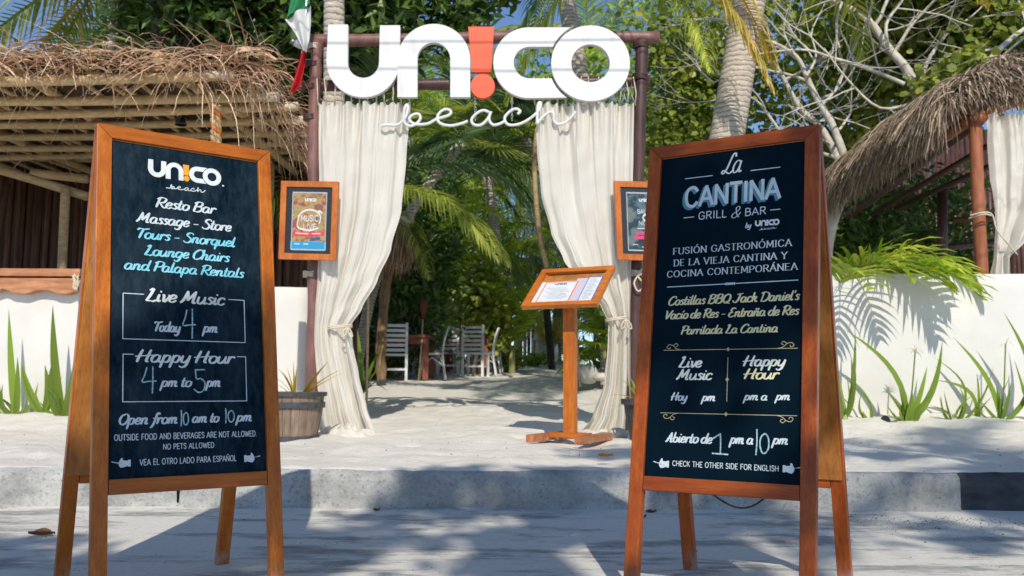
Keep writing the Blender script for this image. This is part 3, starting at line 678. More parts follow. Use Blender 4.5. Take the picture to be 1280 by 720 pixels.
# ------------------------------------------------------------------ gate
GY = 6.9
gate = thing('entrance_gate', 'reddish-brown log gate carrying the big white sign over the sand path', 'gate', (at(595, 541, GY).x, GY, gz(GY)))
def pxtube(pl, y, r, n=12, j=.0, k=5):
    P = catmull([at(a, b, y) for a, b in pl], k); m_ = len(P)
    return P, [r * (1 + j * noise.noise((i * .7, r * 90, 3))) for i in range(m_)]
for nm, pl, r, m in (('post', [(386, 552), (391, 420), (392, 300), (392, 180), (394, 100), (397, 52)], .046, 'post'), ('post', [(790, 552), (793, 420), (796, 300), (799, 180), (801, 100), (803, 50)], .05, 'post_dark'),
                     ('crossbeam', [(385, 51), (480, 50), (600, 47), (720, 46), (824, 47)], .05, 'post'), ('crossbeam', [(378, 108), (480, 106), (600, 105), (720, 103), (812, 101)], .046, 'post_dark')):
    P, rr = pxtube(pl, GY + (.0 if nm == 'post' else .085 if r == .05 else .08), r, j=.25)
    mb = MB(); mb.tube(P, rr, 14); mb.build(nm, M[m], gate, True)
for px, py, w_ in ((392, 62, .05), (391, 84, .05), (389, 112, .05), (388, 150, .05), (388, 346, .05), (801, 60, .055), (800, 100, .055), (796, 345, .052)):
    c = at(px, py, GY); mb = MB()
    for i in range(4): mb.tube([(c.x + w_ * 1.08 * cos(a), c.y + w_ * 1.08 * sin(a), c.z + i * .012 + .004 * sin(a * 3 + i)) for a in [2 * pi * q / 14 for q in range(15)]], .006, 5, False)
    mb.build('rope_lashing', M['post_dark'] if py < 340 and py != 62 else M['rope'], gate, True)
c = at(386, 51, GY + .085); mb = MB(); mb.tube([c + V((-.02, -.06, -.0)), c + V((-.02, -.068, 0))], .008, 8); mb.build('bolt', M['black'], gate)

# sign letters
SY = GY - .10
sign = thing('letter_sign', 'large white letters UN!CO with an orange exclamation mark fixed to the gate beams', 'sign', at(598, 123, SY))
o0 = sign.location.copy()
def sfn(depth=0):
    def f(x, y, z):
        p = at(x, 123 - y, SY - .0); return V((p.x, SY - z - depth, p.z)) - o0
    return f
for nm, loops in LOGO:
    dep = {'U': 0, 'N': .012, 'C': 0, 'O': .014}.get(nm, .004)
    me = fill_mesh('letter', loops, .045, M['sign_red'] if nm[0] == 'E' else M['sign'], sfn(dep), 0)
    bm = bmesh.new(); bm.from_mesh(me); bmesh.ops.recalc_face_normals(bm, faces=bm.faces); bm.to_mesh(me); bm.free()
    link('letter', me, sign, {'U': 'white letter U', 'N': 'white letter N', 'E1': 'orange-red bar of the exclamation mark', 'E2': 'orange-red round dot of the exclamation mark', 'C': 'white letter C', 'O': 'white letter O'}[nm])
# script word below
bs = thing('script_sign', 'thin white script word beach hanging under the big letters', 'sign', at(600, 156, SY))
mb = MB()
for st in BEACH: mb.tube(catmull([at(476.5 + x * 243, 157.5 - y * 243, SY - .005) for x, y in st], 5), .0118, 8)
mb.build('script_word', M['sign'], bs, True)
for px in (594, 640):
    for i in range(7):
        a = at(px, 124 + i * 4.2, SY); mb = MB(); ch = [a + V((.007 * cos(q) * (1 if i % 2 else .3), .007 * cos(q) * (.3 if i % 2 else 1), .016 * sin(q))) for q in [2 * pi * k / 10 for k in range(11)]]
        mb.tube(ch, .0018, 5, False); mb.build('chain_link', M['metal'], bs, True)

# ------------------------------------------------------------------ curtains
def interp(tab, y):
    if y <= tab[0][0]: return tab[0][1:]
    for a, b in zip(tab, tab[1:]):
        if y <= b[0]:
            t = (y - a[0]) / (b[0] - a[0]); t = t * t * (3 - 2 * t) * .5 + t * .5
            return [p + (q - p) * t for p, q in zip(a[1:], b[1:])]
    return tab[-1][1:]
def curtain(label, depth, rows, folds, tie, loops_y, loop_n, seed, ns=170, nv=150, dfun=None, beam=None):
    y0, y1 = rows[0][0], rows[-1][0]
    t = thing('curtain', label, 'curtain', at((rows[-1][1] + rows[-1][2]) / 2, y1, depth))
    mb = MB()
    wref = rows[0][2] - rows[0][1]
    for j in range(nv + 1):
        py = y0 + (y1 - y0) * j / nv; L, R, amp = interp(rows, py)
        for i in range(ns + 1):
            s = i / ns
            dr = (py - y0) / (y1 - y0); q = s + .05 * noise.noise((s * 3, dr * 2.2, seed))
            d = amp * (2.4 * noise.noise((q * folds * .9, dr * 1.3, seed)) + 1.3 * noise.noise((q * folds * 2.1, dr * 1.9, seed + 3)) + .34 * noise.noise((q * folds * 5, dr * 3.0, seed + 9)) + .10 * noise.noise((q * folds * 13, dr * 9, seed + 19)))
            d += .030 * max(0, 1 - (py - y0) / 60.0) * sin(s * loop_n * 2 * pi) + .012 * noise.noise((s * 5 + dr * 7, dr * 14, seed + 2))
            ph = q * folds * 2 * pi
            xs_ = L + (R - L) * (s + .012 * sin(ph * 1 + 1.2))
            sag = 2.5 * abs(sin(s * pi * loop_n)) * max(0, 1 - (py - y0) / 16.0)
            p = at(xs_, py + sag, depth); dd = d + (dfun(s, py) if dfun else 0)
            mb.v.append((p.x, depth + dd, p.z))
    for j in range(nv):
        for i in range(ns): a = j * (ns + 1) + i; mb.f.append((a, a + 1, a + ns + 2, a + ns + 1))
    mb.build('fabric', M['cloth'], t, True)
    for i in range(loop_n + 1):
        s = i / loop_n; L, R, _ = rows[0][1:]; x = L + (R - L) * s
        a = at(x, y0 + 3, depth); b_ = at(x + R_(-3, 3), loops_y, depth)
        mb = MB(); mb.tube([a, (a + b_) / 2 + V((.01, -.03, 0)), b_ + V((0, -.0, .05)), b_ + V((.0, .09, .06)), (a + b_) / 2 + V((-.01, .05, 0)), a + V((.006, .01, 0))], .0045, 5); mb.build('hanging_loop', M['rope'], t, True)
    if tie:
        tx0, tx1, ty = tie; c = (at(tx0, ty, depth) + at(tx1, ty, depth)) / 2; hw = (at(tx1, ty, depth).x - at(tx0, ty, depth).x) / 2
        mb = MB()
        for q in range(2): mb.tube([c + V((hw * 1.12 * cos(a), .075 * sin(a), .012 * q + .01 * cos(a))) for a in [2 * pi * k / 22 for k in range(23)]], .008, 6, False)
        mb.build('tie_rope', M['rope'], t, True)
        mb = MB()
        for sx in (1, -1): mb.tube(catmull([c + V((hw * .9, -.08, .0)), c + V((hw * .9 + sx * .03, -.09, -.03)), c + V((hw * .9 + sx * .04, -.09, -.07)), c + V((hw * .9 + sx * .015, -.088, -.06)), c + V((hw * .9, -.085, 0))]), .006, 5)
        mb.build('tie_bow', M['rope'], t, True)
    return t
# left: rows are (py, left px, right px, fold depth)
curtain('cream curtain tied back at the left gate post', GY - .06, [(128, 397, 512, .030), (200, 397, 506, .032), (260, 398, 500, .036), (310, 397, 487, .040), (350, 396, 470, .042), (385, 394, 451, .044), (408, 393, 437, .042), (430, 393, 440, .045), (470, 396, 448, .05), (510, 399, 458, .055), (538, 400, 468, .07), (549, 404, 472, .08)], 5, (412, 438, 410), 106, 11, 1.0)
curtain('cream curtain with frond shadows tied back at the right gate post', GY - .06, [(128, 668, 794, .028), (190, 670, 793, .03), (240, 675, 792, .034), (290, 688, 791, .038), (325, 704, 790, .04), (355, 728, 789, .042), (385, 752, 788, .042), (402, 760, 788, .04), (430, 759, 788, .045), (480, 754, 788, .05), (520, 740, 790, .055), (545, 722, 792, .07), (553, 716, 792, .08)], 5.5, (759, 782, 400), 104, 13, 4.0)
def hem(root, px0, px1, py, seed):
    c0, c1 = at(px0, py, GY - .1), at(px1, py, GY - .1); mb = MB(); n, m_ = 60, 30; zb = gz(GY) - .01
    for j in range(m_ + 1):
        for i in range(n + 1):
            u, v = i / n * 2 - 1, j / m_ * 2 - 1; x = (c0.x + c1.x) / 2 + u * (c1.x - c0.x) / 2; y = GY - .14 + v * .16; e = max(0, 1 - (u * u) ** 1.5 - v * v)
            rr = abs(noise.noise((x * 9 + 2 * noise.noise((x * 4, y * 4, seed)), y * 14, seed))) * 2
            mb.v.append((x + .03 * noise.noise((x * 8, y * 8, seed + 4)), y + .03 * noise.noise((x * 8, y * 8, seed + 8)), zb + (e ** .6) * (.035 + .06 * rr) - .012))
    for j in range(m_):
        for i in range(n): a = j * (n + 1) + i; mb.f.append((a, a + 1, a + n + 2, a + n + 1))
    mb.build('pooled_hem', M['cloth'], root, True)
cts = [o for o in bpy.data.objects if o.name.startswith('curtain')]
hem(cts[0], 398, 474, 546, 3.0); hem(cts[1], 714, 792, 552, 8.0)
# rope bow on right post
mb = MB(); c = at(797, 345, GY - .06)
for P in ([(0, 0, 0), (.03, -.02, .05), (.09, -.02, .09)], [(0, 0, 0), (.05, -.02, .02), (.08, -.02, -.03), (.03, -.02, -.04), (0, 0, 0)], [(0, 0, 0), (-.03, -.02, -.06), (.0, -.02, -.12), (.04, -.02, -.09)]):
    mb.tube(catmull([c + V(p) for p in P]), .007, 6)
tag(mb.build('rope_bow', M['rope'], None, True), 'white rope bow knotted on the right gate post below the poster', 'rope')

# ------------------------------------------------------------------ framed posters
def rect_on(mb, c4, off):                              # quad from four corner points, moved out by off
    n = (c4[1] - c4[0]).cross(c4[3] - c4[0]).normalized()
    mb.add([p + n * off for p in c4], [(0, 1, 2, 3)])
def bil(c4, u, v): return (c4[0] * (1 - u) + c4[1] * u) * (1 - v) + (c4[3] * (1 - u) + c4[2] * u) * v   # u right, v down
def poster(label, c4, art, left):
    """c4: TL TR BR BL outer corners"""
    n = (c4[3] - c4[0]).cross(c4[1] - c4[0]).normalized(); n = n if n.y < 0 else -n
    t = thing('framed_poster', label, 'poster', (c4[2] + c4[3]) / 2)
    W_ = (c4[1] - c4[0]).length; H_ = (c4[3] - c4[0]).length; fu = .045 / W_; fv = .045 / H_
    def piece(name, q, a, b, m):
        mb = MB(); vs = [bil(c4, u, v) + n * a for u, v in q] + [bil(c4, u, v) + n * b for u, v in q]; k = len(q)
        mb.add(vs, [tuple(range(k)), tuple(range(2 * k - 1, k - 1, -1))] + [(i, i + k, (i + 1) % k + k, (i + 1) % k) for i in range(k)])
        o = mb.build(name, m, t); bm = bmesh.new(); bm.from_mesh(o.data); bmesh.ops.recalc_face_normals(bm, faces=bm.faces); bm.to_mesh(o.data); bm.free(); return o
    piece('frame_side', [(0, 0), (fu, fv), (fu, 1 - fv), (0, 1)], 0, .03, M['frame_or']); piece('frame_side', [(1, 0), (1, 1), (1 - fu, 1 - fv), (1 - fu, fv)], 0, .03, M['frame_or'])
    piece('frame_side', [(0, 0), (1, 0), (1 - fu, fv), (fu, fv)], 0, .0295, M['frame_or']); piece('frame_side', [(0, 1), (fu, 1 - fv), (1 - fu, 1 - fv), (1, 1)], 0, .0295, M['frame_or'])
    piece('backing_board', [(fu, fv), (1 - fu, fv), (1 - fu, 1 - fv), (fu, 1 - fv)], .004, .018, M['black'])
    a0, a1, b0, b1 = fu + .11, 1 - fu - .10, fv + .07, 1 - fv - .05
    piece('poster_sheet', [(a0, b0), (a1, b0), (a1, b1), (a0, b1)], .0185, .0195, art)
    pf = lambda x, y, z: bil(c4, a0 + (a1 - a0) * x, b0 + (b1 - b0) * -y) + n * (.0203 + z) - t.location
    def ink(strokes, wd, m, nm='lettering', lab=None):
        kd = 'stuff' if nm == 'small_print' else None
        mb = MB(); z = 0
        for s_ in strokes: ribbon(mb, catmull([V((x, -y, 0)) for x, y in s_]), lambda q, u: wd, z, pf); z += 1e-4
        mb.build(nm, m, t, world=False, label=lab, kind=kd)
    ink([[(0, .0), (1, 0)], [(1, 0), (1, 1)], [(1, 1), (0, 1)], [(0, 1), (0, 0)]], .012, M['grey_print'], 'poster_border')
    for nm, loops in LOGO:
        sc = .34 / 378
        me = fill_mesh('lettering', [[((x - 409) * sc, y * sc * .7) for x, y in lp] for lp in loops], .0002, M['ink_white'], lambda x, y, z: pf(x + .36, y - .155, .0006 + z)); link('lettering', me, t)
    if left:
        ink([[(.18, .42), (.3, .34), (.5, .30), (.75, .34), (.84, .44), (.80, .54)], [(.2, .42), (.16, .54), (.2, .62), (.5, .66), (.78, .62)], [(.75, .36), (.8, .32), (.88, .36)]], .014, M['ink_white'], 'oval_emblem')
        mb = MB(); write(mb, 'MUSIC', .26, .78, .50, .10, 'big', .0008, pf, 10); write(mb, 'LIVE', .34, .72, .64, .09, 'big', .0018, pf, 10); mb.build('lettering', M['ink_white'], t, world=False, label='white poster title')
        ink([[(.05, .72), (.4, .73), (.95, .71)]], .035, M['red_print'], 'printed_banner'); ink([[(0, .93), (1, .93)]], .07, M['sea_print'], 'printed_banner'); ink([[(.56, .82), (.84, .80)]], .03, M['print'], 'printed_banner')
        ink([[(.08, .90), (.24, .90)], [(.36, .90), (.5, .90)], [(.12, .715), (.5, .722)], [(.6, .718), (.86, .712)]], .008, M['ink_white'], 'small_print')
    else:
        mb = MB(); write(mb, 'SALSA', .30, .78, .36, .07, 'big', .0008, pf, 10); write(mb, 'NIGHT', .34, .76, .56, .07, 'big', .0018, pf, 10); mb.build('lettering', M['ink_white'], t, world=False, label='white poster title')
        ink([[(.55 + .08 * cos(a), .43 + .05 * sin(a)) for a in [2 * pi * k / 12 for k in range(13)]]], .014, M['ink_white'], 'ring_emblem')
        ink([[(.25, .70), (.95, .69)], [(.22, .78), (.95, .77)]], .028, M['pink_print'], 'printed_banner')
        ink([[(.3, .62), (.85, .62)], [(.15, .90), (.3, .90)], [(.42, .94), (.9, .94)]], .006, M['ink_white'], 'small_print')
poster('orange framed poster with an oval emblem hung on the left gate post', [at(353, 227, 6.74), at(424.5, 228, 6.70), at(421, 326, 6.70), at(349.5, 324, 6.74)], M['poster1'], True)
poster('orange framed dark poster with pink bands hung on the right gate post', [at(766.5, 227, 6.70), at(838, 229, 6.78), at(838, 327, 6.78), at(771, 325, 6.70)], M['poster2'], False)

# ------------------------------------------------------------------ flag
a, b_, e = at(384.5, -20, 6.62), at(379.5, 58, 6.74), at(364, 118, 6.70)
fl = thing('flag', 'furled green, white and red flag at the left top corner of the gate', 'flag', tuple(b_))
mb = MB(); mb.tube([at(385, -30, 6.62), at(381, 40, 6.72), at(379, 62, 6.74), at(375, 78, 6.74)], .011, 10); mb.build('flag_pole', M['metal'], fl, True)
mb = MB(); mb.tube([at(368, 52, 6.74), at(384, 60, 6.8)], .035, 12); mb.tube([at(364, 50, 6.74), at(368, 52, 6.74)], .012, 8); mb.build('pole_bracket', M['metal'], fl, True)
def cloth_px(rows, depth, fn, m, nm, amp=.03, ns=24):
    mb = MB(); n = len(rows)
    R2 = [];
    for k in range(len(rows) - 1):
        for q in range(6): t_ = q / 6; R2.append([a_ + (c_ - a_) * t_ for a_, c_ in zip(rows[k], rows[k + 1])])
    R2.append(list(rows[-1]))
    for j, (y0_, x0_, y1_, x1_) in enumerate(R2):
        for i in range(ns + 1):
            s = i / ns; p = at(x0_ + (x1_ - x0_) * s, y0_ + (y1_ - y0_) * s, depth); mb.v.append((p.x, depth + amp * sin(s * 9 + j * .12), p.z))
    for j in range(len(R2) - 1):
        for i in range(ns): a_ = j * (ns + 1) + i; mb.f.append((a_, a_ + 1, a_ + ns + 2, a_ + ns + 1))
    mb.build(nm, m, fl, True)
cloth_px([(-30, 366, -30, 389), (0, 362, -6, 389), (18, 358, 0, 388), (24, 356, 6, 388)], 6.66, None, M['green_cloth'], 'green_stripe')
cloth_px([(24, 356, 6, 388), (40, 368, 30, 389), (56, 376, 50, 388), (66, 379, 62, 384)], 6.66, None, M['white_cloth'], 'white_stripe')
cloth_px([(66, 376, 62, 383), (85, 370, 84, 381), (108, 363, 106, 377), (119, 361, 112, 371)], 6.70, None, M['red_cloth'], 'red_stripe', .035)

# ------------------------------------------------------------------ menu stand
ms = thing('menu_stand', 'orange wooden menu stand with papers under a tilted board beside the right curtain', 'menu stand', (at(713, 548, 6.2).x, 6.2, gz(6.2)), -radians(27))
def msb(nm, c, d, m, R=None, bev=.003): mb = MB(); mb.box(c, d, R); return mb.build(nm, m, ms, world=False, bevel=bev)
msb('post', (0, 0, .50), (.085, .055, .96), M['wood'])
for sx in (-1, 1): msb('foot', (sx * .175, 0, .03), (.055, .56, .05), M['wood'])
msb('base_bar', (0, 0, .045), (.295, .07, .035), M['wood_h'])
RX = Matrix.Rotation(radians(40), 3, 'X'); BWd, BHt = .56, .46
def onb(x, y, z): return RX @ V((x, y, z)) + V((0, -.02, 1.055))
def mslab(nm, x0, x1, y0, y1, z0, z1, m, lab=None, bev=.002):
    mb = MB(); vs = [onb(x, y, z) for z in (z0, z1) for y in (y0, y1) for x in (x0, x1)]
    mb.add(vs, [(0, 2, 3, 1), (4, 5, 7, 6), (0, 1, 5, 4), (2, 6, 7, 3), (0, 4, 6, 2), (1, 3, 7, 5)]); return mb.build(nm, m, ms, world=False, label=lab, bevel=bev)
h2, w2 = BHt / 2, BWd / 2
mslab('board_panel', -w2, w2, -h2, h2, -.012, .0, M['ply'])
for nm, a in (('frame_side', (-w2, -w2 + .045, -h2, h2)), ('frame_side', (w2 - .045, w2, -h2, h2)), ('frame_side', (-w2 + .045, w2 - .045, h2 - .05, h2)), ('frame_side', (-w2 + .045, w2 - .045, -h2, -h2 + .04))): mslab(nm, *a, .0005, .022, M['wood_h'])
mslab('groove', -w2 + .06, w2 - .06, h2 - .062, h2 - .054, .0008, .003, M['black'], bev=0)
def sheet(x0, x1, y0, y1, z, m, lab): return mslab('menu_sheet', x0, x1, y0, y1, z, z + .0006, m, lab, 0)
sheet(-.232, .09, -.175, .085, .001, M['paper'], 'white sheet at the left of the menu board')
sheet(-.20, .05, -.172, .08, .002, M['paper_or'], 'sheet with an orange border'); sheet(-.19, .04, -.162, .068, .003, M['paper'], 'white centre of the orange bordered sheet')
sheet(.03, .135, -.172, .112, .0015, M['paper_lilac'], 'lilac sheet in the middle'); sheet(.115, .232, -.178, .125, .004, M['paper_bl'], 'sheet with a blue border'); sheet(.122, .215, -.170, .112, .005, M['paper'], 'white centre of the blue bordered sheet')
bfn = lambda x, y, z: onb(x, y, .0066 + z)
for nm, loops in LOGO: link('lettering', fill_mesh('lettering', [[((x - 409) * .00024, y * .00024) for x, y in lp] for lp in loops], .0002, M['print'], lambda x, y, z: bfn(x - .12, y + .038, z - .0022)), ms)
mb = MB()
for i in range(9): ribbon(mb, [V((-.16 + .02 * (i % 3), -.0 - i * .016, 0)), V((-.02 + .015 * (i % 4), -.0 - i * .016, 0))], lambda t, u: .0016, -.002, bfn)
for i in range(14): ribbon(mb, [V((.135, .09 - i * .018, 0)), V((.18 + .01 * (i % 3), .09 - i * .018, 0))], lambda t, u: .0025, .0003, bfn)
ribbon(mb, [V((.17 + .025 * cos(a), -.08 + .03 * sin(a), 0)) for a in [k * .5 for k in range(14)]], lambda t, u: .0015, .0005, bfn)
ribbon(mb, [V((-.02 + .03 * cos(a), -.10 + .03 * sin(a), 0)) for a in [k * .5 for k in range(14)]], lambda t, u: .0015, -.0018, bfn)
mb.build('small_print', M['grey_print'], ms, world=False, kind='stuff')

# ------------------------------------------------------------------ planters
def tub(label, c, r0, r1, h, nst, a0, a1, hoops, m, name='barrel_planter'):
    t = thing(name, label, 'planter', c)
    for i in range(nst):
        b0 = a0 + (a1 - a0) * i / nst; b1 = a0 + (a1 - a0) * (i + 1) / nst - .012; mb = MB(); vs = []
        for z, r in ((0, r0), (h * .5, (r0 + r1) / 2 * 1.03), (h, r1)):
            for rr in (r, r - .03):
                for a in (b0, (b0 + b1) / 2, b1): vs.append((rr * cos(a), rr * sin(a), z))
        fs = []
        for k in range(2):
            o = k * 6
            fs += [(o, o + 1, o + 7, o + 6), (o + 1, o + 2, o + 8, o + 7), (o + 3, o + 9, o + 10, o + 4), (o + 4, o + 10, o + 11, o + 5), (o, o + 6, o + 9, o + 3), (o + 2, o + 5, o + 11, o + 8)]
        fs += [(0, 3, 4, 1), (1, 4, 5, 2), (12, 13, 16, 15), (13, 14, 17, 16)]
        mb.add(vs, fs); mb.build('stave', m, t, world=False)
    for z, hh in hoops:
        r = r0 + (r1 - r0) * z / h + .012; mb = MB(); mb.lathe((0, 0, z), [(r, -hh / 2), (r + .006, -hh / 2), (r + .006, hh / 2), (r, hh / 2)], 36); mb.build('hoop', M['hoop'], t, world=False)
    mb = MB(); mb.lathe((0, 0, h - .05), [(r1 - .03, 0), (r1 * .5, .015), (.001, .02)], 24); mb.build('soil', M['soil'], t, True, world=False)
    return t
bc = at(362, 547, 6.35); bc.z = gz(6.45) - .02
tub('cut-down wooden barrel with steel hoops at the foot of the left curtain', bc, .185, .235, .345, 24, 0, 2 * pi, [(.02, .045), (.255, .04), (.33, .028)], M['barrel'])
pc = at(806, 532, 6.3); pc.z = gz(6.3) - .01
tub('grey round pot behind the edge of the right A-board', pc, .10, .15, .30, 16, 0, 2 * pi, [(.28, .04)], M['hoop'], 'plant_pot')

# ------------------------------------------------------------------ foliage helpers
def leaf_strap(mb, base, az, L, el, droop, w_, n=7, twist=0.0, fold=.0):
    """one arching strap leaf"""
    p = V(base); d = V((cos(az) * cos(el), sin(az) * cos(el), sin(el))); side = V((-sin(az), cos(az), 0))
    pts = [p.copy()]; ws = [w_ * .7]; sd = [side.copy()]
    for i in range(n):
        p = p + d * (L / n); d = (d + V((0, 0, -droop / n)) + side * twist / n).normalized(); t = (i + 1) / n
        pts.append(p.copy()); ws.append(max(w_ * (1 - t ** 2.2), .0008)); sd.append(side)
    vs = []; fs = []
    for q, a, s_ in zip(pts, ws, sd):
        up = V((0, 0, 1)); vs += [q - s_ * a + up * a * fold, q, q + s_ * a + up * a * fold]
    for i in range(len(pts) - 1):
        o = 3 * i; fs += [(o, o + 1, o + 4, o + 3), (o + 1, o + 2, o + 5, o + 4)]
    mb.add(vs, fs)
LILY = 1.18
def lily(label, px, py, depth, leaves, flower=None, h=1.0, zoff=0, grp='spider lilies along the white wall'):
    """leaves: (tip px, tip py, half width) measured; arcs from the foot to each tip"""
    c = at(px, py, depth); t = thing('spider_lily', label, 'plant', c, 0, grp)
    mb = MB(); mb.lathe((c.x, c.y, c.z - .03), [(.02, 0), (.032, .03), (.028, .07), (.018, .11)], 10); mb.build('stem', M['bulb'], t, True)
    rl = random.Random(int(px)); xs0 = [l for l in leaves]; leaves = list(leaves) + [(px + rl.uniform(-34, 34) * h, py - rl.uniform(18, 70), rl.uniform(.007, .017), rl.uniform(-.15, .15)) for _ in range(5 if len(xs0) > 4 else 2)]
    for k, (tx, ty, hw, bow) in enumerate(leaves):
        e = at(tx, ty, depth + R_(-.12, .10)); b0 = c + V((R_(-.008, .008), R_(-.01, .01), .04)); d = e - b0; n = 9; L_ = d.length
        side = V((1, R_(-.5, .5), 0)).normalized(); sb = V((d.z, 0, -d.x)).normalized() * (1 if d.x < 0 else -1)
        vs = []; fs = []
        for i in range(n + 1):
            u = i / n; q = b0 + d * u + sb * (bow * 1.35 + (.03 if k % 2 else -.02)) * L_ * sin(pi * u ** .9) * -1
            wd = hw * LILY * min(1, .55 + u * 2.2) * max(1 - u ** 2.6, .03)
            across = V((d.z, .25 * L_, -d.x)).normalized(); vs += [q - across * wd + V((0, -wd * .4, 0)), q, q + across * wd + V((0, -wd * .4, 0))]
        for i in range(n): o = 3 * i; fs += [(o, o + 1, o + 4, o + 3), (o + 1, o + 2, o + 5, o + 4)]
        m1 = MB(); m1.add(vs, fs); m1.build('leaf', M['strap'], t, True)
    for q in range(3):
        m1 = MB(); leaf_strap(m1, c + V((0, 0, .02)), R_(0, 6.28), R_(.10, .2), R_(-.1, .5), R_(.8, 2.2), .011, 5, R_(-1, 1), .4); m1.build('dead_leaf', M['dryleaf'], t, True)
    if flower:
        fx, fy, full = flower; e = at(fx, fy, depth - .05); mb = MB(); mb.tube([c + V((0, 0, .05)), (c + e) / 2 + V((.01, 0, .02)), e], .006, 6); mb.build('flower_stalk', M['strap'], t, True)
        mb = MB()
        for i in range(16 if full else 7):
            a = R_(0, 2 * pi); leaf_strap(mb, e, a, R_(.06, .12), R_(.0, 1.3), R_(1, 2.5), .004, 4)
        mb.build('flower_head', M['bulb'], t, True)
W_ = .027
lily('spider lily at the far left edge of the left wall', 20, 531, 7.75, [(11, 387, W_, .02), (-14, 470, W_ * .8, .1), (22, 446, W_ * .9, .03), (0, 480, W_ * .6, .1), (32, 490, .010, .1), (-20, 430, W_, .1)])
lily('small spider lily second from the left edge, standing on its bare root', 55, 527, 7.75, [(27, 454, W_ * 1.2, .06), (56, 456, W_ * 1.1, -.08), (46, 500, W_ * .7, .08), (62, 496, .010, .0)])
lily('tall spider lily just left of the left A-board', 80, 533, 7.7, [(66, 382, .034, .03), (67, 446, W_ * 1.1, .05), (100, 420, W_ * 1.2, .04), (68, 482, .012, .05), (96, 460, W_, .05), (70, 508, .01, .1)])
lily('spider lily half hidden by the right edge of the right A-board', 1056, 530, 7.7, [(1069, 412, W_ * .7, .04), (1064, 445, W_ * .8, .02), (1070, 465, W_ * .8, .05), (1046, 450, W_, .0), (1069, 490, W_ * .7, .06)])
lily('thin single-stemmed lily seedling beside the small dark spotlight', 1089, 534, 7.8, [(1063, 481, .010, -.12), (1088, 500, .010, 0), (1056, 468, .008, -.1)])
lily('largest bushy spider lily with a wilted flower head, right wall', 1134, 538, 7.6, [(1055, 411, .024, -.10), (1178, 426, .030, .05), (1159, 458, .026, .04), (1120, 465, W_ * .8, -.03), (1104, 484, W_ * .7, -.04), (1140, 488, .034, 0), (1127, 500, .03, 0), (1113, 520, .012, -.05), (1148, 505, .02, .05), (1108, 505, .012, .05)], (1144, 440, True))
lily('low leaning lily between the largest lily and the middle of the right wall', 1193, 539, 7.65, [(1166, 446, .012, -.20), (1242, 458, .012, .05), (1176, 493, .012, .12), (1197, 520, .008, 0), (1162, 507, .007, -.1)])
lily('slim lily with one drooping side leaf in front of the right wall', 1222, 539, 7.75, [(1169, 475, .019, -.20), (1221, 466, .016, 0), (1223, 500, .014, 0)])
lily('upright lily with a dried flower star, second from the right edge', 1251, 536, 7.7, [(1192, 422, .024, -.06), (1285, 436, .024, .10), (1245, 480, .02, 0), (1246, 500, .026, 0), (1264, 478, .02, .03), (1290, 400, .02, .1)], (1257, 430, False))
lily('spider lily cut off by the right edge of the frame', 1290, 533, 7.7, [(1255, 391, .026, -.06), (1268, 450, .016, -.02), (1300, 440, .02, 0), (1280, 470, .016, 0)])
# spotlight
c = at(1108, 531, 7.7); sp = thing('garden_spotlight', 'small dark garden spotlight on the sand among the lilies', 'spotlight', c)
mb = MB(); mb.tube([c + V((.02, .02, .03)), c + V((-.03, -.05, .045))], [.03, .036], 12); mb.build('lamp_head', M['black'], sp); mb = MB(); mb.box(c + V((0, 0, 0)), (.08, .05, .03)); mb.build('base', M['black'], sp)

def frond_mesh(L, e0, droop, ll, npair, lw, seed, leafdroop=.5, curl=0.0, vee=.35):
    """palm frond along +x from origin"""
    rnd = random.Random(seed); mb = MB(); pts = []; d = V((cos(e0), 0, sin(e0))); p = V((0, 0, 0)); n = 22; ds = []
    for i in range(n + 1):
        pts.append(p.copy()); ds.append(d.copy()); p = p + d * (L / n)
        d = (d + V((0, curl / n, -droop / n * (.4 + 1.2 * i / n)))).normalized()
    mb.tube(pts, [max(.022 * L / 3 * (1 - i / n) + .003, .003) for i in range(n + 1)], 5, False)
    for k in range(npair):
        t = .14 + .86 * (k + .5) / npair; i = min(int(t * n), n - 1); f = t * n - i; q = pts[i].lerp(pts[i + 1], f); dd = ds[i].lerp(ds[i + 1], f).normalized()
        up = V((0, 0, 1)); side = dd.cross(up).normalized(); nrm = side.cross(dd)
        ln = ll * (sin(pi * min(t * .86 + .13, 1)) ** .6) * rnd.uniform(.85, 1.1)
        for s_ in (-1, 1):
            v = (side * s_ * .8 + dd * (.35 + .55 * t) + nrm * vee * rnd.uniform(.4, 1.2)).normalized(); pp = q.copy(); vs = []; m_ = 4; w_ = lw * rnd.uniform(.8, 1.15)
            wv = dd.cross(v).cross(v).normalized()
            for j in range(m_ + 1):
                u = j / m_; ww = w_ * (1 - u ** 1.6) * (.6 + .8 * min(u * 3, 1) * .5) + .0012
                wdir = (dd * .8 + nrm * .5 * s_ * 0 + V((0, 0, .3))).normalized(); wdir = (wdir - v * wdir.dot(v)).normalized()
                vs += [pp - wdir * ww, pp + wdir * ww]
                pp = pp + v * (ln / m_); v = (v + V((0, 0, -leafdroop * (1 + u) / m_ * rnd.uniform(.6, 1.4)))).normalized()
            mb.add(vs, [(2 * j, 2 * j + 1, 2 * j + 3, 2 * j + 2) for j in range(m_)])
    return mb
def fm(nm, m, **k): return frond_mesh(**k).mesh('frond', M[m])
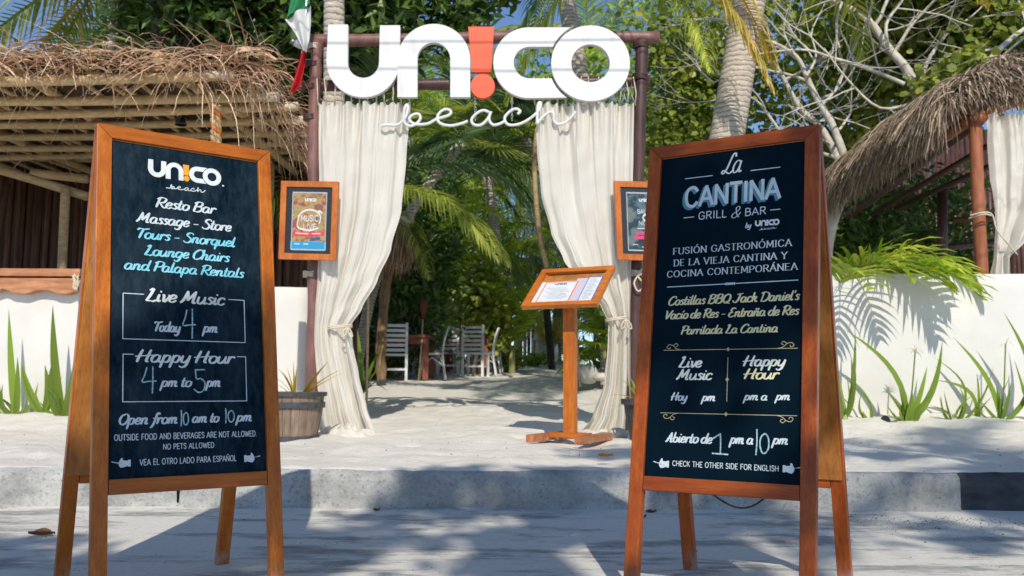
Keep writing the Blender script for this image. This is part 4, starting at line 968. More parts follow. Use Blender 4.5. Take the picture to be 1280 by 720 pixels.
FR = {
 'up': dict(L=3.2, e0=1.0, droop=1.5, ll=.62, npair=46, lw=.022, seed=1), 'mid': dict(L=3.4, e0=.55, droop=1.6, ll=.66, npair=48, lw=.022, seed=2, leafdroop=.9),
 'low': dict(L=3.2, e0=.1, droop=1.6, ll=.64, npair=46, lw=.022, seed=3, leafdroop=1.4), 'hang': dict(L=3.0, e0=-.5, droop=1.2, ll=.6, npair=44, lw=.02, seed=4, leafdroop=2.0)}
FM = {}
def frond(kind, m):
    if (kind, m) not in FM: FM[(kind, m)] = fm(kind, m, **FR[kind])
    return FM[(kind, m)]
def place_frond(root, kind, m, off, az, sc=1.0, roll=0, name='frond'):
    o = link(name, frond(kind, m), root); o.location = off; o.rotation_euler = (roll, 0, az); o.scale = (sc,) * 3; return o
def palm(label, base, top, r0, r1, nf, m, mix, sc=1.0, seed=1, grp=None, bow=.2, azs=None):
    rnd = random.Random(seed); base = V(base); top = V(top); t = thing('palm_tree', label, 'palm tree', base, 0, grp)
    n = 26; d = top - base; P = []; RR = []
    for i in range(n + 1):
        u = i / n; P.append(d * u + V((bow * sin(pi * u), 0, 0))); r = r0 + (r1 - r0) * u + (r0 * .35 * (1 - u * 8) if u < .125 else 0); RR.append(r * (1 + .03 * noise.noise((i * 1.7, seed, 0))))
    P = catmull(P, 6); R3 = []
    for i in range(len(P)): u = i / (len(P) - 1) * n; k = min(int(u), n - 1); R3.append((RR[k] * (1 - u + k) + RR[k + 1] * (u - k)) * (1 + .012 * ((i % 3) == 0) ))
    mb = MB(); mb.tube(P, R3, 14); mb.build('trunk', M['palm_bark'], t, True, world=False)
    for i in range(nf):
        k = mix[i % len(mix)]; az = (azs[i % len(azs)] if azs else 2.4 * i + rnd.uniform(-.3, .3))
        mm = m if not isinstance(m, (list, tuple)) else m[i % len(m)]
        place_frond(t, k, mm, d + V((0, 0, rnd.uniform(-.15, .1))), az, sc * rnd.uniform(.85, 1.12), rnd.uniform(-.2, .2))
    return t
def leaf_cloud(mb, clumps, size, shape='oval', rnd=None, sub=.32, upbias=.5):
    """clumps: (center, radius, count)"""
    rnd = rnd or random
    for c, r, n in clumps:
        c = V(c); rr = r if hasattr(r, '__len__') else (r, r, r); nc = max(3, int(n / 26)); subs = []
        for _ in range(nc):
            while True:
                q = V((rnd.uniform(-1, 1), rnd.uniform(-1, 1), rnd.uniform(-1, 1)))
                if .25 < q.length < 1: break
            subs.append(V((q.x * rr[0], q.y * rr[1], q.z * rr[2])))
        for k in range(n):
            s0 = subs[k % nc]; sg = min(rr) * sub
            p = c + s0 + V((rnd.gauss(0, sg), rnd.gauss(0, sg), rnd.gauss(0, sg * .7)))
            nrm = V((rnd.gauss(0, 1), rnd.gauss(0, 1) - .9, rnd.gauss(0, 1) + upbias + .4)).normalized(); a = nrm.orthogonal().normalized(); b0 = nrm.cross(a); th = rnd.uniform(0, 6.28)
            a, b0 = a * cos(th) + b0 * sin(th), b0 * cos(th) - a * sin(th); s_ = size * rnd.uniform(.65, 1.25)
            if shape == 'round': vs = [p + a * s_ * .5 * cos(x) + b0 * s_ * .48 * sin(x) + nrm * (.1 * s_ * abs(sin(x))) for x in [i * pi / 3 for i in range(6)]]; mb.add(vs, [(0, 1, 2, 3), (0, 3, 4, 5)])
            elif shape == 'oval': mb.add([p - a * s_ * .6, p - b0 * s_ * .24 + nrm * s_ * .08, p + a * s_ * .65, p + b0 * s_ * .24 + nrm * s_ * .08], [(0, 1, 2), (0, 2, 3)])
            elif shape == 'needle': dz = V((a.x * .5, a.y * .5, -1.0 + .5 * a.z)).normalized(); mb.add([p, p + b0 * .012 * size * 4, p + dz * s_ * 1.4], [(0, 1, 2)])
def branches(mb, p, d, L, r, depth, rnd, spread=.6, lean=V((0, 0, 0)), tips=None, nseg=5):
    pts = [p.copy()]; rad = [r]; q = p.copy(); dd = d.normalized()
    for i in range(nseg):
        q = q + dd * (L / nseg); dd = (dd + V((rnd.gauss(0, .13), rnd.gauss(0, .13), rnd.gauss(0, .10))) + lean * .1).normalized(); pts.append(q.copy()); rad.append(r * (1 - .42 * (i + 1) / nseg))
    mb.tube(pts, rad, 7 if r > .03 else 5, False)
    if tips is not None and depth <= 1: tips.append(q.copy())
    if depth > 0:
        for k in range(rnd.choice((2, 3, 3))):
            j = rnd.randint(2, nseg); nd = (dd + V((rnd.uniform(-1, 1), rnd.uniform(-1, 1), rnd.uniform(-.4, .8))) * spread * 1.3).normalized()
            branches(mb, pts[j], nd, L * rnd.uniform(.55, .8), rad[j] * .62, depth - 1, rnd, spread, lean, tips, nseg)

# plants in the tubs
t = thing('potted_plant', 'yellow-green young plant growing in the half barrel', 'plant', bc + V((0, 0, .28)))
for k, (a, L_, el, dr) in enumerate([(-.5, .30, .8, .4), (-.3, .32, .6, .5), (.0, .30, .55, .4), (2.6, .16, 1.2, 1), (3.1, .2, 1.1, 1.4), (2.2, .17, 1.35, .6), (3.6, .2, .9, 1.5), (4.2, .18, 1.0, 1.2), (2.9, .2, .6, .8), (1.5, .16, 1.3, .9), (-1.2, .15, 1.2, 1.3), (-2.2, .15, 1.1, 1.2), (3.3, .13, 1.45, .5)]):
    mb = MB(); leaf_strap(mb, bc + V((.09 if k < 3 else .04, -.07, .30)), a, L_ * (1.15 if k < 3 else 1.5), el + .12, dr * .8, .022 if k < 3 else .009, 6, 0, .3); mb.build('leaf', M['frond_yellow'], t, True)
t = thing('potted_plant', 'lime green broad-leaved plant growing in the grey pot', 'plant', pc + V((0, 0, .26)))
for a, L_, el, dr in [(3.0, .26, .55, .9), (3.4, .22, 1.0, .5), (2.4, .2, 1.2, .5), (4.2, .2, .9, .8), (.3, .2, .9, .7), (3.3, .2, .1, .6)]:
    mb = MB(); leaf_strap(mb, pc + V((-.03, -.03, .27)), a, L_, el, dr, .022, 6, 0, .3); mb.build('leaf', M['frond_lime'], t, True)

# ------------------------------------------------------------------ walls
def wall(name, x0, x1, y0, h, label):
    mb = MB(); t0 = .18; nx = int((x1 - x0) / .1); nz = 12
    pr = [(0, i / nz * (h - .012)) for i in range(nz + 1)] + [(.012, h), (t0 - .012, h), (t0, h - .012), (t0, 0)]
    for i in range(nx + 1):
        x = x0 + (x1 - x0) * i / nx
        for q, (dy, z) in enumerate(pr):
            r = .010 * noise.noise((x * 1.1, z * 1.5, 3)) + .004 * noise.noise((x * 5, z * 5, 8)); mb.v.append((x, y0 + dy + r, gz(8) - .1 + z + (r if z > h * .9 else 0)))
    m_ = len(pr)
    for i in range(nx):
        for q in range(m_ - 1): a = i * m_ + q; mb.f.append((a, a + m_, a + m_ + 1, a + 1))
    mb.f.append(tuple(range(m_))); mb.f.append(tuple(nx * m_ + q for q in range(m_ - 1, -1, -1)))
    return tag(mb.build(name, M['wall'], None, True), label, 'wall')
WH = at(1200, 342, 8.0).z - gz(8) + .1
wall('garden_wall', 1.36, 9.5, 8.0, WH, 'white stucco wall behind the right A-board and lilies')
wall('garden_wall', -9.5, -1.84, 8.0, at(20, 357, 8).z - gz(8) + .1, 'white stucco wall behind the left A-board, under the plank counter')
# shade screen end piece of left wall (taller pale green-grey panel behind barrel is the same wall)

# ------------------------------------------------------------------ left hut
hut = thing('palm_hut', 'open hut with a shaggy pole and palm roof above the left wall', 'hut', (-4.5, 9, gz(9)))
# back wall of sticks
rnd = random.Random(3); x = -7.2; k = 0
while x < -1.9:
    w0 = rnd.uniform(.035, .06); mb = MB(); yb = 10.9 + rnd.uniform(-.02, .02)
    mb.tube([(x, yb, .4), (x + rnd.uniform(-.012, .012), yb, 1.7), (x + rnd.uniform(-.012, .012), yb, 3.6)], w0 * .68, 6); mb.build('wall_stick', M['stick'], hut, True); x += w0 + .004; k += 1
mb = MB(); mb.box((-4.7, 11.0, 2.1), (5.6, .03, 3.4)); mb.build('wall_backing', M['stick'], hut)
# corner posts and brace
for P, r, m in (([at(77, 350, 8.6), at(79, 300, 8.6), at(82, 236, 8.6)], .045, 'pole'), ([at(-20, 207, 8.7), at(40, 224, 8.7), at(110, 246, 8.7)], .045, 'pole'), ([at(-10, 340, 9.2), at(10, 230, 9.2)], .03, 'stick'), ([at(40, 216, 9.8), at(110, 224, 9.8)], .05, 'pole'), ([at(335, 340, 10.3), at(338, 200, 10.3)], .05, 'pole')):
    mb = MB(); mb.tube(catmull(P, 4), r, 10); mb.build('post', M[m], hut, True)
# roof: purlins running sideways, rafters running back
RZ = lambda y: at(0, 100, 7.0).z + (y - 7.0) * .035
ends = [(292, 94, 7.0), (348, 121, 7.35), (372, 133, 7.9), (384, 150, 8.4), (386, 166, 8.9), (386, 178, 9.4), (386, 188, 9.9), (386, 197, 10.4), (386, 206, 10.9)]
for i, (px, py, y) in enumerate(ends):
    e = at(px, py, y); s0 = V((-8.0, y + .1, e.z - .10 + .05 * sin(i * 2.1))); r = .042 - .001 * i
    mb = MB(); mb.tube(catmull([s0, s0.lerp(e, .35) + V((0, 0, .03 * sin(i * 3))), s0.lerp(e, .7) + V((0, 0, -.02)), e], 5), r, 10); o = mb.build('purlin', M['pole'], hut, True)
    mb = MB(); d = (e - s0).normalized(); mb.tube([e - d * .24, e + d * .004], r * 1.03, 10); mb.build('cut_end', M['cutwood'], o, True)
for i in range(26):
    x = -7.6 + i * .215 + rnd.uniform(-.04, .04); big = i % 6 == 5
    P = [V((x + rnd.uniform(-.1, .1), 6.95 + rnd.uniform(-.1, .15), RZ(7) + .10)), V((x + rnd.uniform(-.1, .1), 9, RZ(9) + .06)), V((x + .1 + rnd.uniform(-.15, .15), 11.3, RZ(11.3) + .03))]
    mb = MB(); mb.tube(catmull(P, 4), .045 if big else rnd.uniform(.014, .024), 7); mb.build('rafter', M['pole'], hut, True)
mb = MB(); mb.tube(catmull([at(195, 72, 6.95), at(260, 112, 7.7), at(330, 160, 8.9), at(388, 205, 10.6)], 5), .055, 10); mb.build('hip_rafter', M['pole'], hut, True)
# thatch deck above the rafters
mb = MB(); nx, ny = 60, 30
for lay in (0, 1):
    for j in range(ny + 1):
        for i in range(nx + 1):
            y = 6.95 + 4.5 * j / ny; x = -8.2 + 6.15 * i / nx; mb.v.append((x, y, RZ(y) + .12 + lay * .07 + .05 * noise.noise((x * 3, y * 3, lay * 5))))
no = (nx + 1) * (ny + 1)
for lay in (0, 1):
    for j in range(ny):
        for i in range(nx): a = lay * no + j * (nx + 1) + i; mb.f.append((a, a + 1, a + nx + 2, a + nx + 1))
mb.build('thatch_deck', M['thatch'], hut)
# loose strands over the edge and hanging through
def straw(mb, p, d, L, w_, n=5, g_=1.2, rnd=rnd, kink=.25):
    p = V(p); d = V(d).normalized(); vs = []; side = V((rnd.uniform(-1, 1), rnd.uniform(-1, 1), rnd.uniform(-1, 1))).normalized()
    for i in range(n + 1):
        u = i / n; sd = (side - d * side.dot(d)); sd = sd.normalized() if sd.length > 1e-4 else V((1, 0, 0)); ww = w_ * (1 - u * .75); vs += [p - sd * ww, p + sd * ww]
        p = p + d * (L / n); d = (d + V((rnd.gauss(0, kink) / n * 2, rnd.gauss(0, kink) / n * 2, -g_ / n))).normalized()
    mb.add(vs, [(2 * j, 2 * j + 1, 2 * j + 3, 2 * j + 2) for j in range(n)])
mb = MB()
for i in range(1250):
    x = rnd.uniform(-7.5, -1.95); y = rnd.uniform(6.82, 7.3); z = RZ(y) + rnd.uniform(.06, .22)
    straw(mb, (x, y, z), (rnd.gauss(0, .8), -rnd.uniform(.1, .9), rnd.uniform(-.25, .5)), rnd.uniform(.25, .7), rnd.uniform(.003, .009), 6, rnd.uniform(.4, 2.2))
for i in range(420):                                  # right-hand hip edge
    u = rnd.random(); y = 6.9 + 4 * u ** 1.4; x = -2.28 + rnd.gauss(0, .12) + .0 * u; z = RZ(y) + rnd.uniform(-.06, .22)
    straw(mb, (x, y, z), (rnd.uniform(.0, 1), -rnd.uniform(-.2, .8), rnd.uniform(-.4, .6)), rnd.uniform(.3, .85), rnd.uniform(.003, .007), 6, rnd.uniform(1.0, 3.2))
for i in range(170):                                   # hanging through the poles
    x = rnd.uniform(-7, -2.2); y = rnd.uniform(7, 10.5); straw(mb, (x, y, RZ(y) + .08), (rnd.gauss(0, .6), rnd.gauss(0, .6), -rnd.uniform(.2, 1)), rnd.uniform(.15, .5), rnd.uniform(.003, .007), 5, 1.0)
for i in range(160):                                   # broad dry blades on top
    x = rnd.uniform(-7.5, -2.2); straw(mb, (x, rnd.uniform(6.85, 7.3), RZ(7) + rnd.uniform(.08, .24)), (rnd.gauss(0, 1), -.4, .1), rnd.uniform(.3, .6), rnd.uniform(.012, .03), 4, 1.0)
mb.build('thatch_strands', M['straw'], hut, kind='stuff')
# counter planks on the wall
cnt = thing('plank_counter', 'orange live-edge plank counter on top of the left wall', 'counter', at(50, 350, 7.95))
for nm, y0p, y1p, dep, th in (('plank', 335, 344.5, 7.93, .20), ('plank', 347, 364, 7.90, .10)):
    a = at(-60, y0p, dep); b0 = at(100, y0p, dep); hgt = at(0, y0p, dep).z - at(0, y1p, dep).z; mb = MB(); n = 40
    for i in range(n + 1):
        x = a.x + (b0.x - a.x) * i / n; wv = (.018 * sin(i * .5) + .012 * noise.noise((i * .4, 1, 2))) if y0p > 340 else 0.004 * noise.noise((i * .6, 0, 0))
        for dy, z in ((0, -hgt + wv), (0, 0), (th, 0), (th, -hgt + wv)): mb.v.append((x, dep + dy, a.z + z))
    for i in range(n):
        for q in range(4): A = i * 4 + q; B = i * 4 + (q + 1) % 4; mb.f.append((A, B, B + 4, A + 4))
    mb.f.append((0, 3, 2, 1)); mb.f.append(tuple(n * 4 + q for q in range(4))); o = mb.build(nm, M['rustwood'], cnt, bevel=.004)
mb = MB(); c = at(96, 350, 7.86)
for k in range(8): mb.tube(catmull([c + V((rnd.uniform(-.03, .03), rnd.uniform(-.03, .02), rnd.uniform(-.09, .06))) for _ in range(4)]), .006, 5)
tag(mb.build('rope_knot', M['rope'], None, True), 'tangled white rope hanging at the right end of the plank counter', 'rope')
# black hanging lamp and wrapped rope on the left roof
hl = thing('hanging_lamp', 'small black lamp hanging under the hut roof poles above the left A-board', 'lamp', at(226, 150, 8.2))
mb = MB(); c = at(226, 155, 8.2); mb.lathe(c, [(.001, .075), (.03, .07), (.04, .03), (.055, -.01), (.05, -.012)], 16); mb.build('lamp_shade', M['black'], hl, True); mb = MB(); mb.tube([c + V((0, 0, .07)), c + V((0, 0, .2))], .006, 6); mb.build('flex', M['cable'], hl)
rp = thing('rope_hanger', 'thick twisted orange-brown rope hanging behind the top of the left A-board', 'rope', at(270, 180, 7.1))
for k in range(3):
    mb = MB(); mb.tube([at(270, 132 + i * 3, 7.15) + V((.03 * cos(i * .9 + k * 2.1), .03 * sin(i * .9 + k * 2.1), 0)) for i in range(22)], .02, 7); mb.build('rope_strand', M['frame_or'] if k == 1 else M['pole'], rp, True)

# ------------------------------------------------------------------ right hut
rh = thing('thatched_hut', 'hut with a thick grey thatched roof behind the right wall', 'hut', (5.5, 9.5, gz(9)))
C0 = at(1182, 128, 8.7); C1 = at(1035, 232, 12.6); CR = at(1300, 98, 8.7)     # near eave corner, far end of the side eave, right end of the front eave
mb = MB(); RIDGE = 1.9
def deck(a, b, c, d, th, n=24):
    for lay in (0, 1):
        o = len(mb.v)
        for j in range(n + 1):
            for i in range(n + 1):
                u, v = i / n, j / n; p = (a * (1 - u) + b * u) * (1 - v) + (d * (1 - u) + c * u) * v; mb.v.append((p.x, p.y, p.z + lay * th + .03 * noise.noise((p.x * 4, p.y * 4, lay))))
        for j in range(n):
            for i in range(n): q = o + j * (n + 1) + i; mb.f.append((q, q + 1, q + n + 2, q + n + 1))
AP0, AP1 = C0 + V((3.2, 2.4, 1.75)), C1 + V((3.2, 1.2, 1.55)); FR_ = CR + V((3, 0, .3))
deck(C0, C1, AP1, AP0, .14); deck(C0, FR_, FR_ + V((0, 2.4, 1.45)), AP0, .14); deck(AP0, AP1, AP1 + V((5, 0, 0)), AP0 + V((5, 0, 0)), .14)
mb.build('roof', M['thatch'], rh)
mb = MB()
def fringe(a, b, n, out, Lr, up=.2):
    for i in range(n):
        u = rnd.random(); p = V(a).lerp(V(b), u) + V((rnd.gauss(0, .04), rnd.gauss(0, .04), rnd.uniform(-.04, up))); o = V(out)
        d = o * rnd.uniform(.3, 1) + V((rnd.gauss(0, .25), rnd.gauss(0, .25), rnd.uniform(-1.0, -.25))); straw(mb, p, d, rnd.uniform(*Lr), rnd.uniform(.004, .011), 4, 1.5, rnd, .18)
fringe(C0, C1, 6500, (-.7, -.15, .1), (.25, .62), .22)
fringe(C0, FR_, 2600, (.1, -.5, .25), (.10, .26), .18)
for k in range(4):                                     # layered courses up the side slope
    u = (k + 1) / 5; fringe(C0.lerp(AP0, u * .5) + V((0, 0, .14)), C1.lerp(AP1, u * .5) + V((0, 0, .14)), 1100, (-.8, -.1, .2), (.3, .6), .1)
    fringe(C0.lerp(AP0, u * .5) + V((0, 0, .12)), (FR_).lerp(FR_ + V((0, 1.6, 1.05)), u * .5) + V((0, 0, .12)), 800, (0, -.8, .2), (.25, .5), .1)
mb.build('thatch_fringe', M['straw_grey'], rh, kind='stuff')
for nm, P, r, m in (('post', [at(1228, 352, 8.8), at(1222, 240, 8.8), at(1219, 140, 8.8)], .062, 'post_red'), ('roof_beam', [at(1180, 172, 9.2), at(1224, 144, 8.8), at(1300, 116, 8.8)], .06, 'post_red'),
                    ('roof_beam', [at(1170, 152, 9.2), at(1300, 118, 9.2)], .045, 'post_red'), ('roof_beam', [at(1060, 270, 12.4), at(1225, 150, 8.75)], .055, 'post_dark'), ('roof_beam', [at(1090, 268, 13), at(1290, 150, 9.6)], .04, 'post_dark'),
                    ('roof_beam', [at(1120, 260, 13.2), at(1300, 180, 10.2)], .04, 'post_dark'), ('post', [at(1178, 350, 12.4), at(1178, 235, 12.4)], .07, 'post_dark'), ('post', [at(1262, 350, 12.4), at(1262, 235, 12.4)], .06, 'stick'),
                    ('rail', [at(1110, 318, 12.6), at(1300, 296, 12.6)], .05, 'post_dark'), ('rail', [at(1190, 275, 12.4), at(1300, 270, 12.4)], .04, 'stick')):
    mb = MB(); mb.tube(catmull(P, 5), r, 12); mb.build(nm, M[m], rh, True)
c = at(1226, 147, 8.72); mb = MB(); mb.tube([c + V((0, -.03, 0)), c + V((.0, .2, .02))], .062, 12); mb.build('beam_end', M['post_red'], rh, True)
x = C1.x - .2
x = C1.x - .4
while x < 11.5:
    mb = MB(); mb.tube([(x, 17.2, .5), (x + rnd.uniform(-.02, .02), 17.2, 5.6 + rnd.uniform(-.1, .1))], .056, 6); mb.build('wall_stick', M['post_dark'], rh, True); x += .098
curtain('white curtain on the right hut post, tied by a rope loop', 8.72, [(141, 1232, 1310, .03), (200, 1236, 1312, .035), (260, 1240, 1306, .04), (300, 1242, 1282, .04), (322, 1243, 1262, .035), (345, 1240, 1262, .04)], 7, None, 130, 8, 9.0, 90, 90)
mb = MB(); c = at(1224, 270, 8.72)
mb.tube(catmull([c + V((-.1, -.02, 0)), c + V((.0, -.08, .02)), c + V((.09, -.07, .0)), c + V((.13, -.07, -.15)), c + V((.22, -.1, -.30)), c + V((.3, -.1, -.40))]), .008, 6); mb.tube(catmull([c + V((-.09, .03, -.02)), c + V((.0, -.085, -.0)), c + V((.08, -.07, -.01))]), .008, 6)
tag(mb.build('tie_rope', M['rope'], None, True), 'cream rope looped round the red-brown post of the right hut', 'rope')

# ------------------------------------------------------------------ areca palm overhanging the right wall
FR['areca'] = dict(L=1.35, e0=.75, droop=2.0, ll=.50, npair=17, lw=.030, seed=11, leafdroop=.75, vee=.5)
ar = thing('areca_palm', 'lime green feathery palm leaning over the right wall beside the A-board', 'palm', (2.85, 8.32, gz(8.3)))
mb = MB(); mb.tube([V((0, 0, 0)), V((.02, 0, .6)), V((0, 0, 1.15))], [.05, .04, .035], 8); mb.build('trunk', M['bulb'], ar, True, world=False)
for az, sc, el in ((-.3, 1.05, 0), (-.55, .85, 0), (-.05, .95, 0), (-.75, 1.0, 0), (-.45, .95, 0), (-1.1, .8, 0), (-.15, 1.0, 0), (-1.5, .75, 0), (.3, .9, 0), (2.0, .7, 0), (1.0, .8, 0)):
    place_frond(ar, 'areca', 'frond_lime', (R_(-.04, .04), R_(-.04, .04), 1.0 + R_(-.05, .12)), az, sc * 1.12, R_(-.2, .2))

# ------------------------------------------------------------------ palms
palm('big leaning coconut palm with a pale ringed trunk right of the gate', (at(846, 420, 9.6).x, 9.6, gz(9.6)), at(984, -320, 9.6), .20, .165, 13, ['frond', 'frond', 'frond_yellow'], ['mid', 'low', 'up', 'hang', 'low'], 1.35, 5, None, .05)
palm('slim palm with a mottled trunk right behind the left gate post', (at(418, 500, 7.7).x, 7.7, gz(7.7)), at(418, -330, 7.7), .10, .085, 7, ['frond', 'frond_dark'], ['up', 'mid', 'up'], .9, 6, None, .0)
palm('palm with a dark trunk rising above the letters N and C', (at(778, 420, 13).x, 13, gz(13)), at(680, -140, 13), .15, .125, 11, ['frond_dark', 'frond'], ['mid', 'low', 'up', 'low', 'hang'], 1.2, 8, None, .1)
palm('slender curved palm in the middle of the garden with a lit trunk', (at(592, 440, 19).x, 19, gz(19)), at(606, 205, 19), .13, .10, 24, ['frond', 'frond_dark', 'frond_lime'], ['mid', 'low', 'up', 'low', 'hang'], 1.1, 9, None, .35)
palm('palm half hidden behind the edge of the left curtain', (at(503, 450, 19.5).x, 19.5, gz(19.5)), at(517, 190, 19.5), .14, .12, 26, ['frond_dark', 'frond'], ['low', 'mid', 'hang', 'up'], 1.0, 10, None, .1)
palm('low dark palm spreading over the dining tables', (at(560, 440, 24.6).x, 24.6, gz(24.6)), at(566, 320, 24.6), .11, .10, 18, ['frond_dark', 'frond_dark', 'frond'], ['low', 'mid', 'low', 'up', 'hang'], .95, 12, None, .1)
palm('tall palm far back behind the letter O', (at(780, 430, 24).x, 24, gz(24)), at(738, 90, 24), .15, .13, 18, ['frond', 'frond_lime'], ['mid', 'low', 'up', 'low'], 1.3, 14, None, .2)
palm('palm behind the left hut roof with long hanging leaflets', (at(120, 400, 12.5).x, 12.5, gz(12.5)), at(150, -60, 12.5), .16, .14, 18, ['frond', 'frond_yellow', 'frond'], ['low', 'hang', 'mid', 'low'], 1.2, 15, None, .1)
palm('palm near the back of the garden beyond the slender palm', (at(600, 430, 28).x, 28, gz(28)), at(655, 210, 28), .15, .13, 18, ['frond_lime', 'frond', 'frond_dark'], ['mid', 'low', 'up', 'hang'], 1.3, 16, None, .2)
# hanging fronds seen beside the gate, on the big palm
bp = [o for o in bpy.data.objects if o.name.startswith('palm_tree')][0]
FR['long_hang'] = dict(L=2.6, e0=-.9, droop=.7, ll=.55, npair=52, lw=.016, seed=21, leafdroop=2.2)
for (px, py, dep, az, sc, m) in ((800, -120, 9.2, -.35, 1.0, 'frond_yellow'), (770, -110, 9.6, 2.9, .95, 'frond'), (840, -130, 9.3, .1, .85, 'frond_yellow'), (745, -90, 10, 3.3, .9, 'frond_dark'), (820, -60, 9.9, -1.2, .8, 'frond')):
    place_frond(bp, 'long_hang', m, at(px, py, dep) - bp.location, az, sc)
# fronds reaching toward the viewer that shade the letters
for (x, y, z, az, sc) in ((2.3, 9.4, 7.2, -2.0, 1.75), (2.2, 9.4, 7.0, -1.85, 1.7), (2.55, 9.5, 7.9, -1.95, 1.6), (2.5, 9.5, 7.8, -2.1, 1.5), (2.6, 9.4, 7.95, -1.8, 1.55), (2.5, 9.5, 8.0, -2.25, 1.6)): place_frond(bp, 'low', 'frond', V((x, y, z)) - bp.location, az, sc)

# fan palm
def fan_mesh(r, n, seed):
    rd = random.Random(seed); mb = MB()
    for i in range(n):
        a = -2.3 + 4.6 * i / (n - 1); L_ = r * (1 - .12 * abs(a) / 2.3) * rd.uniform(.9, 1.05); d = V((cos(a), sin(a), 0)); p = V((0, 0, 0)); vs = []; sd = V((-sin(a), cos(a), 0)); zf = 0
        for j in range(6):
            u = j / 5; ww = (.006 + .03 * r * min(u * 2, 1) * (1 - max(0, u - .45) / .56)); vs += [p - sd * ww + V((0, 0, .012)), p, p + sd * ww + V((0, 0, .012))]; p = p + d * (L_ / 5) + V((0, 0, -.05 * r * u * u))
        fs = []
        for j in range(5): o = 3 * j; fs += [(o, o + 1, o + 4, o + 3), (o + 1, o + 2, o + 5, o + 4)]
        mb.add(vs, fs)
    mb.tube([V((0, 0, 0)), V((-.5 * r, 0, -.06 * r)), V((-1.1 * r, 0, -.35 * r))], .010, 5)
    return mb
FAN = {m: fan_mesh(.62, 26, 5).mesh('fan_leaf', M[m]) for m in ('frond_lime', 'frond', 'frond_dark')}
def fan_palm(label, c, n, sc, m, hgt, seed, trunk=.07, lean=0):
    rd = random.Random(seed); t = thing('fan_palm', label, 'palm', c); mb = MB(); mb.tube(catmull([V((-lean, 0, 0)), V((-lean * .8, 0, hgt * .45)), V((-lean * .35, 0, hgt * .8)), V((0, 0, hgt))], 4), trunk, 9); mb.build('trunk', M['palm_bark'], t, True, world=False)
    for i in range(n):
        az = 2.4 * i + rd.uniform(-.3, .3); el = rd.uniform(-.3, 1.1); o = link('leaf', FAN[m if rd.random() < .75 else 'frond'], t); d = V((cos(az) * cos(el), sin(az) * cos(el), sin(el))) * .55 * sc
        o.location = V((0, 0, hgt)) + d; o.rotation_euler = Euler((rd.uniform(-.4, .4), -el + rd.uniform(0, .6), az)); o.scale = (sc * rd.uniform(.8, 1.1),) * 3
fan_palm('bright fan palm beside the path behind the menu stand post', (at(756, 462, 13.2).x, 13.2, gz(13.2)), 15, .72, 'frond_lime', .62, 3)
fan_palm('fan palm whose dark leaves show under the script word', (at(575, 430, 15).x, 15, gz(15)), 10, 1.2, 'frond_dark', 4.1, 4, .09, 1.75)
fan_palm('tall fan palm left of the right curtain', (at(655, 430, 15.5).x, 15.5, gz(15.5)), 11, 1.15, 'frond_dark', 4.3, 6, .09, -1.75)
fan_palm('fan palm low behind the dining chairs', (at(545, 430, 19.5).x, 19.5, gz(19.5)), 14, 1.2, 'frond', 1.6, 7, .09)

# young lime palms further in
FR['young'] = dict(L=2.0, e0=1.1, droop=1.6, ll=.5, npair=30, lw=.022, seed=31, leafdroop=.7)
def young(label, px, py, y, n, m, sc, seed):
    rd = random.Random(seed); t = thing('young_palm', label, 'palm', (at(px, py, y).x, y, gz(y))); mb = MB(); mb.tube([V((0, 0, 0)), V((0, 0, .6 * sc))], [.08 * sc, .05 * sc], 8); mb.build('stem', M['bulb'], t, True, world=False)
    for i in range(n): place_frond(t, 'young', m, (0, 0, .45 * sc), 2.4 * i + rd.uniform(-.3, .3), sc * rd.uniform(.75, 1.1), rd.uniform(-.2, .2))
young('lime young palm in the middle distance left of the path', 640, 455, 19, 11, 'frond_lime', 1.0, 1)
young('small yellow young palm at the far end of the path', 690, 450, 25, 11, 'frond_yellow', .85, 2)
young('dark green young palm behind the rough post', 470, 455, 18, 9, 'frond_dark', 1.2, 3)
young('green young palm under the fan palm right of the path', 770, 455, 16, 9, 'frond', 1.0, 4)

def stemless(label, px, py, y, n, mats, sc, seed, mix):
    rd = random.Random(seed); c = at(px, py, y); t = thing('young_palm', label, 'palm', (c.x, y, gz(y))); mb = MB(); mb.tube([V((0, 0, 0)), V((0, 0, c.z - gz(y)))], [.09, .07], 8); mb.build('trunk', M['palm_bark'], t, True, world=False)
    for i in range(n): place_frond(t, mix[i % len(mix)], mats[i % len(mats)], (0, 0, c.z - gz(y)), 2.4 * i + rd.uniform(-.3, .3), sc * rd.uniform(.75, 1.1), rd.uniform(-.3, .3))
stemless('dark arching palm just inside the gate behind the left curtain', 436, 245, 12, 16, ['frond_dark', 'frond'], .8, 51, ['mid', 'low', 'up', 'low'])
stemless('mid green arching palm filling the middle of the gate', 560, 345, 21, 22, ['frond_lime', 'frond_lime', 'frond'], 1.0, 52, ['mid', 'up', 'low'])
stemless('dark palm with drooping fronds over the chairs', 520, 300, 18.5, 11, ['frond', 'frond_dark', 'frond_lime'], .95, 53, ['low', 'mid', 'hang', 'up'])
stemless('sunlit palm behind the lanterns', 596, 325, 24, 9, ['frond_lime', 'frond', 'frond_lime'], 1.1, 54, ['mid', 'up', 'low'])
stemless('green palm beside the casuarina', 716, 300, 19, 12, ['frond_lime', 'frond'], .9, 55, ['mid', 'low', 'up'])
